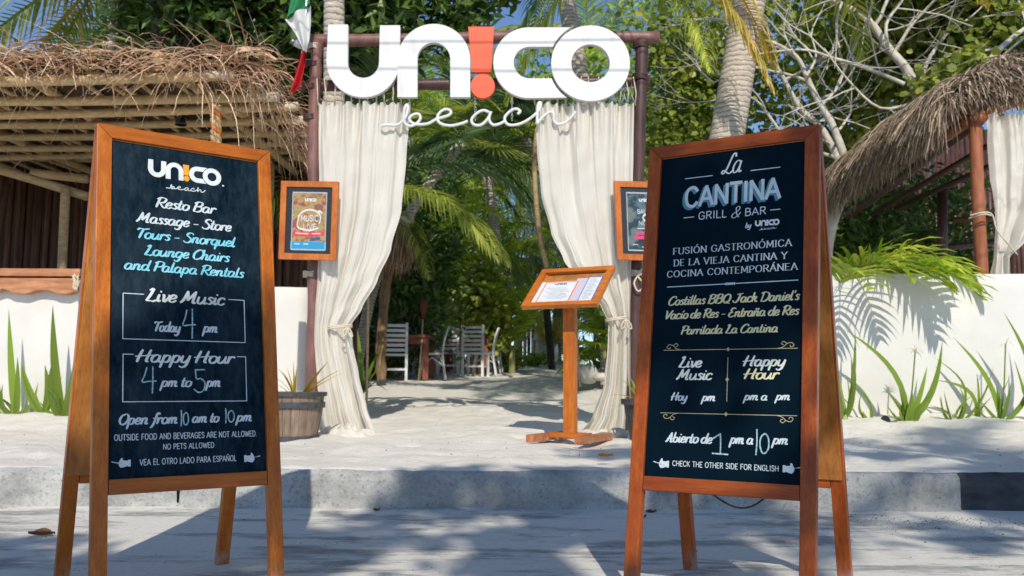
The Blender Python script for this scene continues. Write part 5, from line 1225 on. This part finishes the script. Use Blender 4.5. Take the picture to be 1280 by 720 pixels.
# strap plant by the bamboo cane
t = thing('strap_plant', 'bright green strap-leaved clump on the sand left of the path inside the gate', 'plant', at(453, 492, 10.0))
for a, L_, el, dr, w_ in ((2.6, .75, 1.2, .5, .035), (2.0, .8, 1.3, .7, .035), (.9, .62, 1.2, .5, .035), (.5, .55, 1.1, .8, .03), (3.4, .5, .9, .8, .03), (-.3, .5, .8, 1.3, .025), (-.8, .5, .6, 1.3, .022), (4.3, .5, 1.2, .5, .03)):
    mb = MB(); leaf_strap(mb, at(453, 492, 10.0), a, L_, el, dr, w_, 8, 0, .3); mb.build('leaf', M['strap'], t, True)

# ------------------------------------------------------------------ broadleaf trees
def broadleaf(name, label, base, trunkpts, r0, m_b, m_l, clumps, size, shape, seed, grp=None, cat='tree', limbs=None):
    rd = random.Random(seed); t = thing(name, label, cat, base, 0, grp); mb = MB(); n = len(trunkpts)
    mb.tube(catmull(trunkpts, 4), [r0 * (1 - .5 * i / (4 * (n - 1))) for i in range(4 * (n - 1) + 1)], 10, False); mb.build('trunk', m_b, t, True)
    if limbs:
        for L in limbs: mb = MB(); k = len(L[1]); mb.tube(catmull(L[1], 4), [L[0] * (1 - .6 * i / (4 * (k - 1))) for i in range(4 * (k - 1) + 1)], 8, False); mb.build('limb', m_b, t, True)
    mb = MB(); leaf_cloud(mb, clumps, size, shape, rd); mb.build('crown', m_l, t, kind=None); return t
A = at
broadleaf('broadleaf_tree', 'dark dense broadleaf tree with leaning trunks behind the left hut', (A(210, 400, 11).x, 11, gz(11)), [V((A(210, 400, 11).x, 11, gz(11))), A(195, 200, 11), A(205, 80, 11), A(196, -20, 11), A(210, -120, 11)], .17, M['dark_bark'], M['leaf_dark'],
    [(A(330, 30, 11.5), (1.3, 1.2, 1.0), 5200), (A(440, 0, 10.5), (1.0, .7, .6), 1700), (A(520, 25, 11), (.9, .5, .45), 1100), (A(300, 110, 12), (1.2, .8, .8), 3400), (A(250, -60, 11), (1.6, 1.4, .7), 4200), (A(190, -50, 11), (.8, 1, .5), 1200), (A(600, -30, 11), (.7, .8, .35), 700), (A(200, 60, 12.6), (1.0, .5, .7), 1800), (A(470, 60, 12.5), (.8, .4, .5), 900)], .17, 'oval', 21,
    limbs=[(.11, [A(205, 120, 11), A(240, 50, 11), A(275, -10, 11), A(300, -60, 11)]), (.05, [A(214, 70, 11), A(222, 40, 11), A(218, 20, 11)]), (.06, [A(275, 10, 11), A(330, 10, 11), A(420, -10, 11)])])
# sea grape with bare pale limbs, right
sg_base = (A(1028, 400, 12.5).x, 12.5, gz(12.5))
sg = broadleaf('sea_grape_tree', 'sea grape tree with bare pale limbs behind the right hut', sg_base, [V(sg_base), A(1030, 310, 12.5), A(1062, 225, 12.5)], .16, M['pale_bark'], M['leaf_grape'],
    [(A(1195, 95, 11.6), (.5, .4, .35), 608), (A(900, 60, 15.5), (1.3, 1.2, 1.3), 2400), (A(1010, 10, 14.5), (1.4, 1.2, .7), 1440), (A(1120, 60, 14), (1.4, 1.2, 1.3), 5440), (A(1230, 40, 13), (1.2, 1.2, 1.0), 5760), (A(945, 225, 15), (.9, 1.0, .5), 1120), (A(850, 220, 15.5), (.8, .9, 1.3), 3040), (A(1070, 150, 14.5), (.9, 1, .7), 1120), (A(870, 120, 16), (.9, .8, 1.2), 2240), (A(1180, -30, 12.5), (1.5, 1, .6), 3520), (A(985, 120, 15.5), (1.2, .8, .9), 672)], .12, 'round', 22)
limbs = [(.085, [(1062, 240), (1058, 205), (1040, 155), (1022, 125), (1008, 95), (995, 70), (965, 52)]), (.075, [(1062, 232), (1030, 165), (1000, 135), (975, 90), (960, 70)]), (.10, [(1150, 130), (1135, 90), (1110, 60), (1085, 25), (1040, 0), (1010, -15)]), (.05, [(1150, 125), (1158, 80), (1185, 40), (1205, 10)]),
    (.035, [(1110, 62), (1108, 30), (1125, 5), (1135, -10)]), (.04, [(1130, 105), (1090, 88), (1040, 72), (1000, 62), (930, 70)]), (.03, [(1085, 27), (1090, 0), (1088, -20)]), (.045, [(1060, 200), (1020, 190), (985, 175), (950, 130), (930, 118)]), (.025, [(1040, 150), (1010, 150), (985, 130)]), (.028, [(1008, 95), (1020, 70), (1012, 40)]),
    (.03, [(1145, 128), (1100, 135), (1060, 100), (1030, 60)]), (.02, [(995, 70), (980, 40), (985, 10)]), (.025, [(1022, 125), (1050, 110), (1075, 70), (1080, 30)]), (.09, [(1250, 90), (1235, 80), (1262, 50), (1290, 30)]), (.02, [(930, 118), (905, 100), (890, 105)]), (.022, [(1185, 40), (1215, 20), (1240, -5)])]
for r, pl in limbs:
    mb = MB(); dep = 11.7 + random.uniform(-.5, .6); P = catmull([A(a, b, dep) for a, b in pl], 4); mb.tube(P, [r * .78 * (1 - .68 * i / (len(P) - 1)) * (1 + .12 * noise.noise((i * .6, r * 70, 0))) for i in range(len(P))], 8, False); mb.build('limb', M['pale_bark'], sg, True)
    rd = random.Random(int(r * 1e4)); 
    for q in P[3::4]:
        m2 = MB(); branches(m2, q, V((rd.uniform(-1, 1), rd.uniform(-.5, .5), rd.uniform(-.3, 1))), rd.uniform(.5, 1.1), max(r * .28, .012), 2, rd); m2.build('twig', M['pale_bark'], sg, True)
# bushes and trees filling the garden behind
def bush(label, px, py, y, rad, n, m, size, shape, seed, cat='bush', name='shrub'):
    c = A(px, py, y); rd = random.Random(seed); t = thing(name, label, cat, (c.x, y, gz(y))); mb = MB()
    for k in range(3): mb.tube([V((c.x + rd.uniform(-.1, .1), y, gz(y) - .05)), c + V((rd.uniform(-.3, .3) * rad[0], 0, 0))], .03, 6, False)
    mb.build('stem', M['dark_bark'], t, True); mb = MB(); leaf_cloud(mb, [(c, rad, n)], size, shape, rd); mb.build('foliage', m, t)
bush('bright green vine-covered bush left of the path', 604, 385, 18.6, (.5, .5, .85), 2200, M['leaf_grape'], .13, 'round', 31)
bush('yellow-green shrub behind the dining tables', 545, 372, 23, (.9, .6, .9), 1800, M['leaf_grape'], .14, 'oval', 32)
bush('dark shrub behind the chairs under the trees', 552, 405, 22, (.5, .4, .5), 900, M['leaf'], .13, 'oval', 33)
bush('low green border plant at the left edge of the path', 632, 449, 20, (.4, .5, .22), 800, M['leaf_grape'], .13, 'oval', 34)
bush('low green plants at the foot of the bamboo stakes', 668, 452, 24, (.6, .4, .2), 500, M['leaf_grape'], .13, 'oval', 35)
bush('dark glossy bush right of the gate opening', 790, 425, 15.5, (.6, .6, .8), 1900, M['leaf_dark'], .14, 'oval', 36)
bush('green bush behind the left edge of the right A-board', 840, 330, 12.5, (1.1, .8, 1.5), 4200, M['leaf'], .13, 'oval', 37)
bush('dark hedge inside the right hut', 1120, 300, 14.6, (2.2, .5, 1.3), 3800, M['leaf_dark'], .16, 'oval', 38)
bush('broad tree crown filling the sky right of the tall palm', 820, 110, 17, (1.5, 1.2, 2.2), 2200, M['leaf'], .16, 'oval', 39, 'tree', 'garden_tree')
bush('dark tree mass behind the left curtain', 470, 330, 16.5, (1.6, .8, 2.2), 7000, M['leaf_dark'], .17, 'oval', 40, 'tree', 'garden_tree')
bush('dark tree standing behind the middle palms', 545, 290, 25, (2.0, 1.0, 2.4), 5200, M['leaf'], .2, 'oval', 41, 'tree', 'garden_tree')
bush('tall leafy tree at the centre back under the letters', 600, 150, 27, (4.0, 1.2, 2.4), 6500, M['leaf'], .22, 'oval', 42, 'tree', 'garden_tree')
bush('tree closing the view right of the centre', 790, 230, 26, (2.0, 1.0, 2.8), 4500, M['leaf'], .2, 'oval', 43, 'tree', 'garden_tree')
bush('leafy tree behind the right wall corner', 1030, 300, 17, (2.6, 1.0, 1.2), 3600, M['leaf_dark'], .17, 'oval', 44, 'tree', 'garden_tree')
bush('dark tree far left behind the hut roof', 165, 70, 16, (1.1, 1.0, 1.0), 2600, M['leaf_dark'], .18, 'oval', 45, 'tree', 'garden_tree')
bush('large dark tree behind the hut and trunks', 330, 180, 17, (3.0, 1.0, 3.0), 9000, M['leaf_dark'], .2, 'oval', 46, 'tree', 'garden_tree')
# casuarina
rd = random.Random(77); cs = thing('casuarina_tree', 'wispy grey-green casuarina left of the right curtain', 'tree', (A(690, 440, 22).x, 22, gz(22))); mb = MB(); mb.tube(catmull([V((A(690, 440, 22).x, 22, gz(22))), A(680, 300, 22), A(700, 150, 22), A(690, 60, 22)], 5), .09, 8, False); mb.build('trunk', M['dark_bark'], cs, True)
mb = MB(); leaf_cloud(mb, [(A(690, 310, 22), (1.3, 1, 1.3), 5200), (A(720, 350, 22), (.5, .8, .7), 900), (A(700, 220, 22), (1.2, 1, 1.0), 3600), (A(740, 340, 22), (.9, .8, 1.4), 2600)], .34, 'needle', rd); mb.build('crown', M['needle'], cs)
# far tree line
mb = MB(); rd = random.Random(5); cl = []
for i in range(34):
    x = -26 + i * 1.6
    if .6 < x < 3.0: continue
    cl.append(((x, 34 + rd.uniform(-2, 3), rd.uniform(1.5, 3.5)), (1.8, 1.5, 2.2), 650))
leaf_cloud(mb, cl, .42, 'oval', rd); o = mb.build('distant_trees', M['leaf'], None); o['kind'] = 'stuff'

# ------------------------------------------------------------------ dining area
def box_part(root, nm, c, d, m, R=None, bev=0): mb = MB(); mb.box(c, d, R); return mb.build(nm, m, root, world=False, bevel=bev)
def ladder_chair(label, loc, rz):
    t = thing('ladder_back_chair', label, 'chair', loc, rz, 'white chairs around the garden tables')
    for sx in (-1, 1):
        box_part(t, 'leg', (sx * .20, .19, .49), (.045, .045, .98), M['white_chair']); box_part(t, 'leg', (sx * .20, -.20, .215), (.045, .045, .43), M['white_chair'])
    for i in range(6): box_part(t, 'back_slat', (0, .19, .52 + i * .082), (.355, .022, .05), M['white_chair'])
    box_part(t, 'seat', (0, 0, .445), (.45, .45, .03), M['white_chair']); 
    for y in (-.2, .19): box_part(t, 'stretcher', (0, y, .2), (.355, .025, .035), M['white_chair'])
    return t
def cross_chair(label, loc, rz):
    t = thing('bistro_chair', label, 'chair', loc, rz, 'white chairs around the garden tables')
    mb = MB(); mb.lathe((0, 0, .45), [(.001, .02), (.19, .02), (.205, .01), (.205, -.012), (.001, -.012)], 20); mb.build('seat', M['white_chair'], t, True, world=False)
    for sx in (-1, 1):
        mb = MB(); mb.tube([(sx * .15, -.15, .44), (sx * .17, -.19, .2), (sx * .19, -.22, 0)], [.016, .014, .013], 8); mb.build('leg', M['white_chair'], t, True, world=False)
        mb = MB(); mb.tube(catmull([(sx * .19, .24, 0), (sx * .17, .18, .43), (sx * .19, .21, .7), (sx * .17, .27, .90)]), .016, 8); mb.build('leg', M['white_chair'], t, True, world=False)
        mb = MB(); mb.tube([(sx * .155, -.165, .28), (sx * .08, -.12, .40)], .009, 6); mb.tube([(sx * .17, .19, .28), (sx * .1, .13, .41)], .009, 6); mb.tube([(sx * .165, -.17, .25), (sx * .165, 0, .39), (sx * .172, .19, .25)], .009, 6); mb.build('brace', M['white_chair'], t, True, world=False)
    mb = MB(); mb.tube(catmull([(-.17, .27, .90), (-.09, .285, .93), (.09, .285, .93), (.17, .27, .90)]), .02, 8); mb.build('top_rail', M['white_chair'], t, True, world=False)
    for sx in (-1, 0, 1): mb = MB(); mb.tube(catmull([(sx * .11, .18, .46), (sx * .10, .22, .7), (sx * .09, .28, .92)]), .010, 6); mb.build('back_spindle', M['white_chair'], t, True, world=False)
    return t
def G(px, y): return (A(px, 460, y).x, y, gz(y) + .01)
ladder_chair('nearest white ladder-back chair, partly behind the rough log post', G(493, 15.2), 3.25)
base_c = [o for o in bpy.data.objects if o.name.startswith('ladder_back_chair')][0]
for lab, px, y, rz in (('white ladder-back chair at the far left, just beside the left curtain tie', 442, 16.2, 3.1), ('white ladder-back chair on the far side of the first table', 503, 18.4, 0.1), ('white ladder-back chair facing the viewer across the second table', 560, 17.6, 3.14), ('white ladder-back chair farthest back, beyond the second table', 578, 20.2, .2), ('white ladder-back chair seen between the two tables', 537, 19.4, .1)):
    dup(base_c, G(px, y), rz, lab)
cross_chair('white bistro chair turned sideways at the first table beside the path', G(540, 15.9), -1.45)
bc0 = [o for o in bpy.data.objects if o.name.startswith('bistro_chair')][0]
for lab, px, y, rz in (('white bistro chair sideways at the end of the second table', 605, 17.6, -1.6), ('white bistro chair just behind the one at the end of the second table', 613, 19.0, -1.7)): dup(bc0, G(px, y), rz, lab)
def table(label, loc, w_, d, h=.76):
    t = thing('dining_table', label, 'table', loc, 0, 'dark red garden tables'); box_part(t, 'table_top', (0, 0, h - .025), (w_, d, .05), M['table'], None, .006)
    box_part(t, 'apron', (0, 0, h - .10), (w_ - .14, d - .14, .10), M['table'])
    for sx in (-1, 1):
        for sy in (-1, 1): box_part(t, 'leg', (sx * (w_ / 2 - .07), sy * (d / 2 - .07), (h - .05) / 2), (.09, .09, h - .052), M['table'])
table('first dark red wooden table, behind the log post', G(509, 15.9), .9, 1.3); table('second dark red wooden table, further right toward the path', G(583, 18.8), 1.0, 1.4)
table('dark table in the shade at the far left behind the curtain', G(455, 18.0), 1.0, 1.2)
for lab, px, y, rz in (('white ladder-back chair between the curtain tie and the log post', 462, 16.6, 3.3), ('white ladder-back chair just right of the first table end', 524, 17.7, 2.9), ('white ladder-back chair beyond the shaded table at the far left', 462, 19.4, .2), ('white ladder-back chair at the path side of the second table', 594, 17.2, 2.9)): dup(base_c, G(px, y), rz, lab)
dup([o for o in bpy.data.objects if o.name.startswith('dining_table')][0], G(545, 20.8), 0, 'third dark red wooden table, behind the other two')
# bottle on first table
c = V(G(519, 16.5)) + V((0, 0, .76)); bt = thing('bottle', 'small white capped bottle on the first table', 'bottle', c); mb = MB(); mb.lathe((0, 0, 0), [(.03, 0), (.032, .1), (.014, .15), (.012, .19)], 12); mb.build('body', M['paper'], bt, True, world=False); mb = MB(); mb.lathe((0, 0, .19), [(.014, 0), (.014, .025), (.001, .027)], 10); mb.build('cap', M['black'], bt, True, world=False)
# posts, torches, canes
def log(name, label, P, r, m, cat='post', n=10, j=.3):
    P = catmull(P, 6); mb = MB(); mb.tube(P, [r * (1 + j * noise.noise((i * .5, r * 50, 1))) for i in range(len(P))], n); return tag(mb.build(name, m, None, True), label, cat)
log('log_post', 'rough-barked log post standing between the curtain and the tables', [A(477, 476, 14.2), A(476, 440, 14.2), A(480, 380, 14.2), A(486, 320, 14.2), A(492, 262, 14.2)], .082, M['bark'])
log('roof_log', 'sawn pale log end sticking out behind the left curtain', [A(488, 273, 13.8), A(517, 275, 13.9)], .055, M['cutwood'], 'log')
t = thing('thatch_bundle', 'ragged hanging thatch beside the log post', 'thatch', A(497, 300, 14)); mb = MB()
for i in range(420):
    p = A(R_(485, 512), R_(278, 300), 14 + R_(-.3, .3)); straw(mb, p, (R_(-.3, .3), R_(-.3, .3), -1), R_(.3, .75), R_(.006, .014), 4, .8)
mb.build('straw', M['straw'], t, kind='stuff')
log('bamboo_cane', 'bamboo cane pushed in the sand beside the left curtain', [A(458, 519, 8.5), A(459, 450, 8.5), A(461, 330, 8.5)], .013, M['pole'], 'cane', 8, .15)
log('bamboo_cane', 'thin bamboo cane behind the menu stand post', [A(725, 484, 13.0), A(722, 430, 13), A(720, 385, 13)], .016, M['pole'], 'cane', 8, .15)
log('leaning_pole', 'thin pale leaning tree stem beside the right curtain', [A(686, 345, 14), A(674, 290, 14), A(668, 210, 14), A(672, 160, 14)], .045, M['pole'], 'pole', 8, .15)
for i, (px, y, top) in enumerate(((648, 25, 398), (656, 25.2, 420), (667, 25.4, 425), (637, 24, 405))):
    log('bamboo_stake', ['tallest pale bamboo stake left of the dark fence', 'short bamboo stake second from the left by the fence', 'short bamboo stake at the right of the group by the fence', 'bamboo stake leaning among the lime palm leaves'][i], [V(G(px, y)), A(px + 1, top, y)], .04, M['pole'], 'stake', 8, .15)
def torch(label, px0, py0, px1, py1, y):
    a = A(px0, py0, y); b0 = A(px1, py1, y); t = thing('tiki_torch', label, 'torch', a); d = (b0 - a).normalized()
    mb = MB(); mb.tube([a, a.lerp(b0, .5) + V((.01, 0, 0)), b0], .016, 8); mb.build('cane', M['pole'], t, True)
    mb = MB(); mb.tube([b0 - d * .10, b0 + d * .05, b0 + d * .07, b0 + d * .22, b0 + d * .25], [.016, .055, .06, .062, .035], 12); mb.build('torch_head', M['lantern'] if py1 < 395 else M['fence'], t, True)
torch('bamboo tiki torch with a red head in front of the sideways bistro chair', 523, 478, 529, 392, 15.3)
torch('tiki torch with an orange head far back by the reddish posts', 627, 446, 626, 420, 22)
for lab, px, py, y in (('dark red round lantern hanging left above the tables', 512, 364, 17), ('dark red lantern hanging in the middle above the tables', 549, 376, 19), ('blackish lantern hanging right above the tables', 577, 385, 19)):
    c = A(px, py, y); t = thing('hanging_lantern', lab, 'lantern', c, 0, 'lanterns hanging above the tables'); mb = MB(); mb.lathe(c, [(.03, .14), (.09, .12), (.12, 0), (.09, -.13), (.04, -.15)], 14); mb.build('shade', M['lantern'], t, True); mb = MB(); mb.tube([c + V((0, 0, .14)), c + V((0, 0, 1.1))], .006, 5); mb.build('cord', M['cable'], t)
# stick fence behind the tables
fn_ = thing('stick_fence', 'terracotta-stained stick fence behind the dining tables', 'fence', (A(560, 440, 21.6).x, 21.6, gz(21.6))); x = A(455, 440, 21.6).x
while x < A(630, 440, 21.6).x:
    w0 = rnd.uniform(.07, .13); h = rnd.uniform(1.5, 1.95); y = 21.6 + rnd.uniform(-.05, .05)
    mb = MB(); mb.tube([(x, y, gz(y) - .1), (x + rnd.uniform(-.04, .04), y, gz(y) + h * .5), (x + rnd.uniform(-.05, .05), y, gz(y) + h)], w0 / 2, 7); mb.build('stick', M['fence'], fn_, True); x += w0 + rnd.uniform(.0, .05)
fd = thing('plank_fence', 'dark plank fence at the far left side of the path', 'fence', (A(660, 440, 28).x, 28, gz(28))); x = A(646, 440, 28).x
while x < A(671, 440, 28).x:
    mb = MB(); mb.box((x, 28, gz(28) + .7 + rnd.uniform(-.05, .05)), (.11, .03, 1.4)); mb.build('plank', M['fence_dark'], fd); x += .125
# far end: stump, trunk, stones, person
def rock(name, label, c, r, m, sq=(1, 1, 1), seed=1, cat='stone'):
    bm = bmesh.new(); bmesh.ops.create_icosphere(bm, subdivisions=4, radius=r)
    for v in bm.verts: v.co *= 1 + .12 * noise.noise(v.co * (2.2 / r) + V((seed, 0, 0))) + .04 * noise.noise(v.co * (7 / r)); v.co = V((v.co.x * sq[0], v.co.y * sq[1], v.co.z * sq[2]))
    me = bpy.data.meshes.new(name); bm.to_mesh(me); bm.free(); me.materials.append(m)
    for p in me.polygons: p.use_smooth = True
    o = link(name, me); o.location = c; return tag(o, label, cat)
rock('stone_ball', 'round pale stone ball beside the path behind the menu stand', A(735, 468, 13), .15, M['stone'], (1, 1, .95), 1)
rock('stone', 'flat pale stone right of the stone ball', A(751, 471, 12.9), .09, M['stone'], (1.2, 1, .7), 2)
rock('stone', 'pale stone at the foot of the right curtain', A(772, 543, 6.6), .06, M['stone'], (1.3, 1, .8), 3)
rock('stump', 'tall pale weathered stump at the far end of the path', A(681, 438, 26), .42, M['stone'], (.9, .9, 1.9), 4, 'stump')
log('far_trunk', 'dark tree trunk beside the pale stump at the far end', [A(696, 456, 26.5), A(695, 425, 26.5), A(699, 385, 26.5)], .16, M['dark_bark'], 'trunk')
bpy_step = MB(); c = A(681, 455, 26.3); bpy_step.box((c.x, 26.0, gz(26) + .04), (1.3, .3, .16)); tag(bpy_step.build('stone_step', M['kerb'], None), 'grey stone step in front of the pale stump', 'step')
# person far away at the end of the path
pz = A(703, 456, 38); pr = thing('person', 'tiny person in dark clothes walking at the far end of the path', 'person', (pz.x, 38, gz(38)))
def skin_mesh(name, joints, edges, m):
    me = bpy.data.meshes.new(name); me.from_pydata([j[0] for j in joints], edges, []); o = bpy.data.objects.new(name, me); COL.objects.link(o)
    md = o.modifiers.new('s', 'SKIN'); 
    for v, j in zip(me.skin_vertices[0].data, joints): v.radius = (j[1], j[1] * .85)
    me.skin_vertices[0].data[0].use_root = True
    o.modifiers.new('d', 'SUBSURF').levels = 1
    dg = bpy.context.evaluated_depsgraph_get(); out = bpy.data.meshes.new_from_object(o.evaluated_get(dg)); bpy.data.objects.remove(o); out.materials.clear(); out.materials.append(m)
    for p in out.polygons: p.use_smooth = True
    return out
J = [((0, 0, .92), .12), ((0, 0, 1.15), .12), ((0, 0, 1.38), .14), ((0, 0, 1.50), .055), ((0, -.01, 1.60), .09), ((0, -.01, 1.70), .085), ((.18, 0, 1.40), .055), ((.24, .02, 1.14), .042), ((.22, -.10, .92), .032), ((-.18, 0, 1.40), .055), ((-.24, .02, 1.14), .042), ((-.22, .06, .90), .032), ((.09, 0, .88), .085), ((.10, -.14, .48), .06), ((.10, -.16, .08), .04), ((.10, -.28, .04), .035), ((-.09, 0, .88), .085), ((-.10, .08, .48), .06), ((-.10, .24, .10), .04), ((-.10, .14, .04), .035)]
Ed = [(0, 1), (1, 2), (2, 3), (3, 4), (4, 5), (2, 6), (6, 7), (7, 8), (2, 9), (9, 10), (10, 11), (0, 12), (12, 13), (13, 14), (14, 15), (0, 16), (16, 17), (17, 18), (18, 19)]
link('body', skin_mesh('body', J, Ed, M['skin']), pr)
mb = MB(); mb.lathe((0, 0, 0), [(.17, .62), (.18, .9), (.165, 1.1), (.19, 1.35), (.15, 1.46), (.07, 1.49)], 14); mb.build('dress', M['shirt'], pr, True, world=False)
mb = MB(); mb.lathe((0, .01, 1.60), [(.10, -.06), (.115, .05), (.09, .14), (.001, .17)], 12); mb.build('hair', M['hair'], pr, True, world=False)

# ------------------------------------------------------------------ litter
def dry(label, px, py, y, z, s, az):
    c = A(px, py, y); c.z = z; mb = MB(); n = 8; vs = []; fs = []
    for i in range(n + 1):
        u = i / n; w_ = s * .28 * sin(pi * min(.05 + u * .95, 1)) ; x = (u - .5) * s; vs += [V((x, -w_, .012 + .02 * abs(u - .5) + w_ * .5)), V((x, 0, .008 + .03 * (u - .5) ** 2)), V((x, w_, .010 + w_ * .8))]
    for i in range(n): o = 3 * i; fs += [(o, o + 1, o + 4, o + 3), (o + 1, o + 2, o + 5, o + 4)]
    mb.v = [tuple(c + Matrix.Rotation(az, 3, 'Z') @ v) for v in vs]; mb.f = fs; tag(mb.build('dry_leaf', M['dryleaf'], None, True), label, 'leaf', 'dry leaves on the ground')
dry('largest curled brown leaf on the pavement at the far left', 52, 669, 3.55, 0, .10, .1)
dry('brown leaf on the sand right of the menu stand foot', 757, 581, 4.9, .205, .085, .2)
dry('brown leaf at the kerb foot just right of the right A-board leg', 814, 640, 4.25, .0, .055, .3)
dry('small dark leaf on the pavement beside the same board leg', 806, 649, 4.1, .0, .03, 1.3)
dry('small dark leaf at the kerb foot near the middle', 471, 634, 4.27, .0, .04, .8)
mb = MB(); rd = random.Random(9)
for i in range(3800):
    if i >= 900: x = 1.5 + rd.random() * 3.2; y = 4.31 - abs(rd.gauss(0, .28)) - .01; z = .004
    elif i < 500: x = rd.uniform(-4, 4); y = 4.32 - abs(rd.gauss(0, .05)) - .01; z = .004
    else: x = rd.uniform(-4, 4); y = rd.uniform(2.4, 4.3); z = .004
    s = rd.uniform(.0012, .0042) * (1.8 if rd.random() < .04 else 1); mb.add([(x + s * a, y + s * b, z + s * c_) for a, b, c_ in ((rd.uniform(.7, 1.3), rd.uniform(-.3, .3), 0), (-.4, rd.uniform(.6, 1.1), 0), (-.5, -.8, 0), (rd.uniform(-.3, .3), rd.uniform(-.3, .3), .6))], [(0, 1, 3), (1, 2, 3), (2, 0, 3), (0, 2, 1)])
o = mb.build('gravel', M['kerb_dark'], None); o['kind'] = 'stuff'
# small shells / pebbles on the sand
mb = MB()
for i in range(260):
    x = rd.uniform(-4, 4); y = rd.uniform(4.6, 8); s = rd.uniform(.002, .007); z = gz(y) + .012; mb.add([(x + s * a, y + s * b, z + s * c_) for a, b, c_ in ((1, 0, 0), (-.4, .9, 0), (-.5, -.8, 0), (0, 0, .9))], [(0, 1, 3), (1, 2, 3), (2, 0, 3), (0, 2, 1)])
o = mb.build('pebbles', M['soil'], None); o['kind'] = 'stuff'

# ------------------------------------------------------------------ behind the viewer: the trees across the lane whose shade falls on the pavement, and the lane's overhead wires
def up(x, y, z, yy=-4.0):                              # where the sun ray through a shaded spot passes at depth yy
    t = (y - yy); return V((x + .11 * t, yy, z + .78 * t))
sh = thing('shade_tree', 'broad leafy tree across the lane behind the viewer', 'tree', (1.2, -4.2, 0)); mb = MB(); mb.tube(catmull([V((1.2, -5, 0)), V((1.3, -4.8, 2)), V((1.0, -4.4, 4)), V((.8, -4, 6))], 5), .16, 10, False); mb.build('trunk', M['dark_bark'], sh, True)
cl = []
for (x, y, z, r, n) in ((-2.6, 3.2, 0, .55, 500), (-2.0, 2.9, .0, .5, 500), (-1.3, 2.6, .2, .42, 600), (-1.2, 2.6, -.1, .45, 500), (-.8, 2.8, .42, .36, 420), (-.5, 3.3, 0, .4, 300), (-.5, 4.1, .1, .34, 300), (.15, 3.7, .0, .34, 230), (.1, 2.9, 0, .3, 120), (.2, 4.35, .15, .35, 330), (.75, 3.6, .1, .5, 420), (.7, 2.5, .1, .35, 160), (.6, 2.5, 1.3, .34, 430), (.95, 2.5, 1.25, .26, 200), (1.0, 4.3, .2, .4, 400), (.9, 5.4, .2, .5, 420), (2.66, 4.15, .0, .36, 4200), (3.2, 4.2, .0, .5, 5000), (3.9, 4.2, 0, .45, 2500), (2.62, 4.4, .16, .3, 2600), (3.2, 4.4, .14, .4, 3400), (2.8, 5.6, .2, .45, 450), (2.0, 5.3, .2, .25, 130), (1.9, 3.6, 0, .35, 220), (-3.2, 4.3, .1, .4, 200)):
    cl.append((up(x, y, z, -4 + .6 * noise.noise((x, y, 0))), (r, r, r * .62), n))
cl = [(c, r_, int(n * (.78 if n > 1500 else .60))) for c, r_, n in cl]
mb = MB(); leaf_cloud(mb, cl, .15, 'oval', random.Random(12), .42); mb.build('crown', M['leaf_dark'], sh)
sp2 = thing('lane_palm', 'coconut palm across the lane behind the viewer', 'palm tree', (4.2, -3.6, 0)); mb = MB(); mb.tube([V((0, 0, 0)), V((-.2, 0, 3)), V((-.5, 0, 6.8))], .14, 10); mb.build('trunk', M['palm_bark'], sp2, True, world=False)
for i in range(11): place_frond(sp2, ['mid', 'low', 'up'][i % 3], 'frond', (-.5, 0, 6.8), 2.4 * i + .3, .8)
for i, dz in enumerate((3.5, 3.62, 3.9)):
    y = 5.2; mb = MB(); mb.tube([V((-9 + k, y - .5 + .015 * i * k, dz + 1.15 + (.010 * (i - 1)) * (k - 9) + .004 * (k - 9) ** 2)) for k in range(19)], .006, 5)
    tag(mb.build('overhead_cable', M['cable'], None, True), ['lowest', 'middle', 'highest'][i] + ' thin overhead cable crossing above the sand before the sign', 'cable', 'overhead cables')
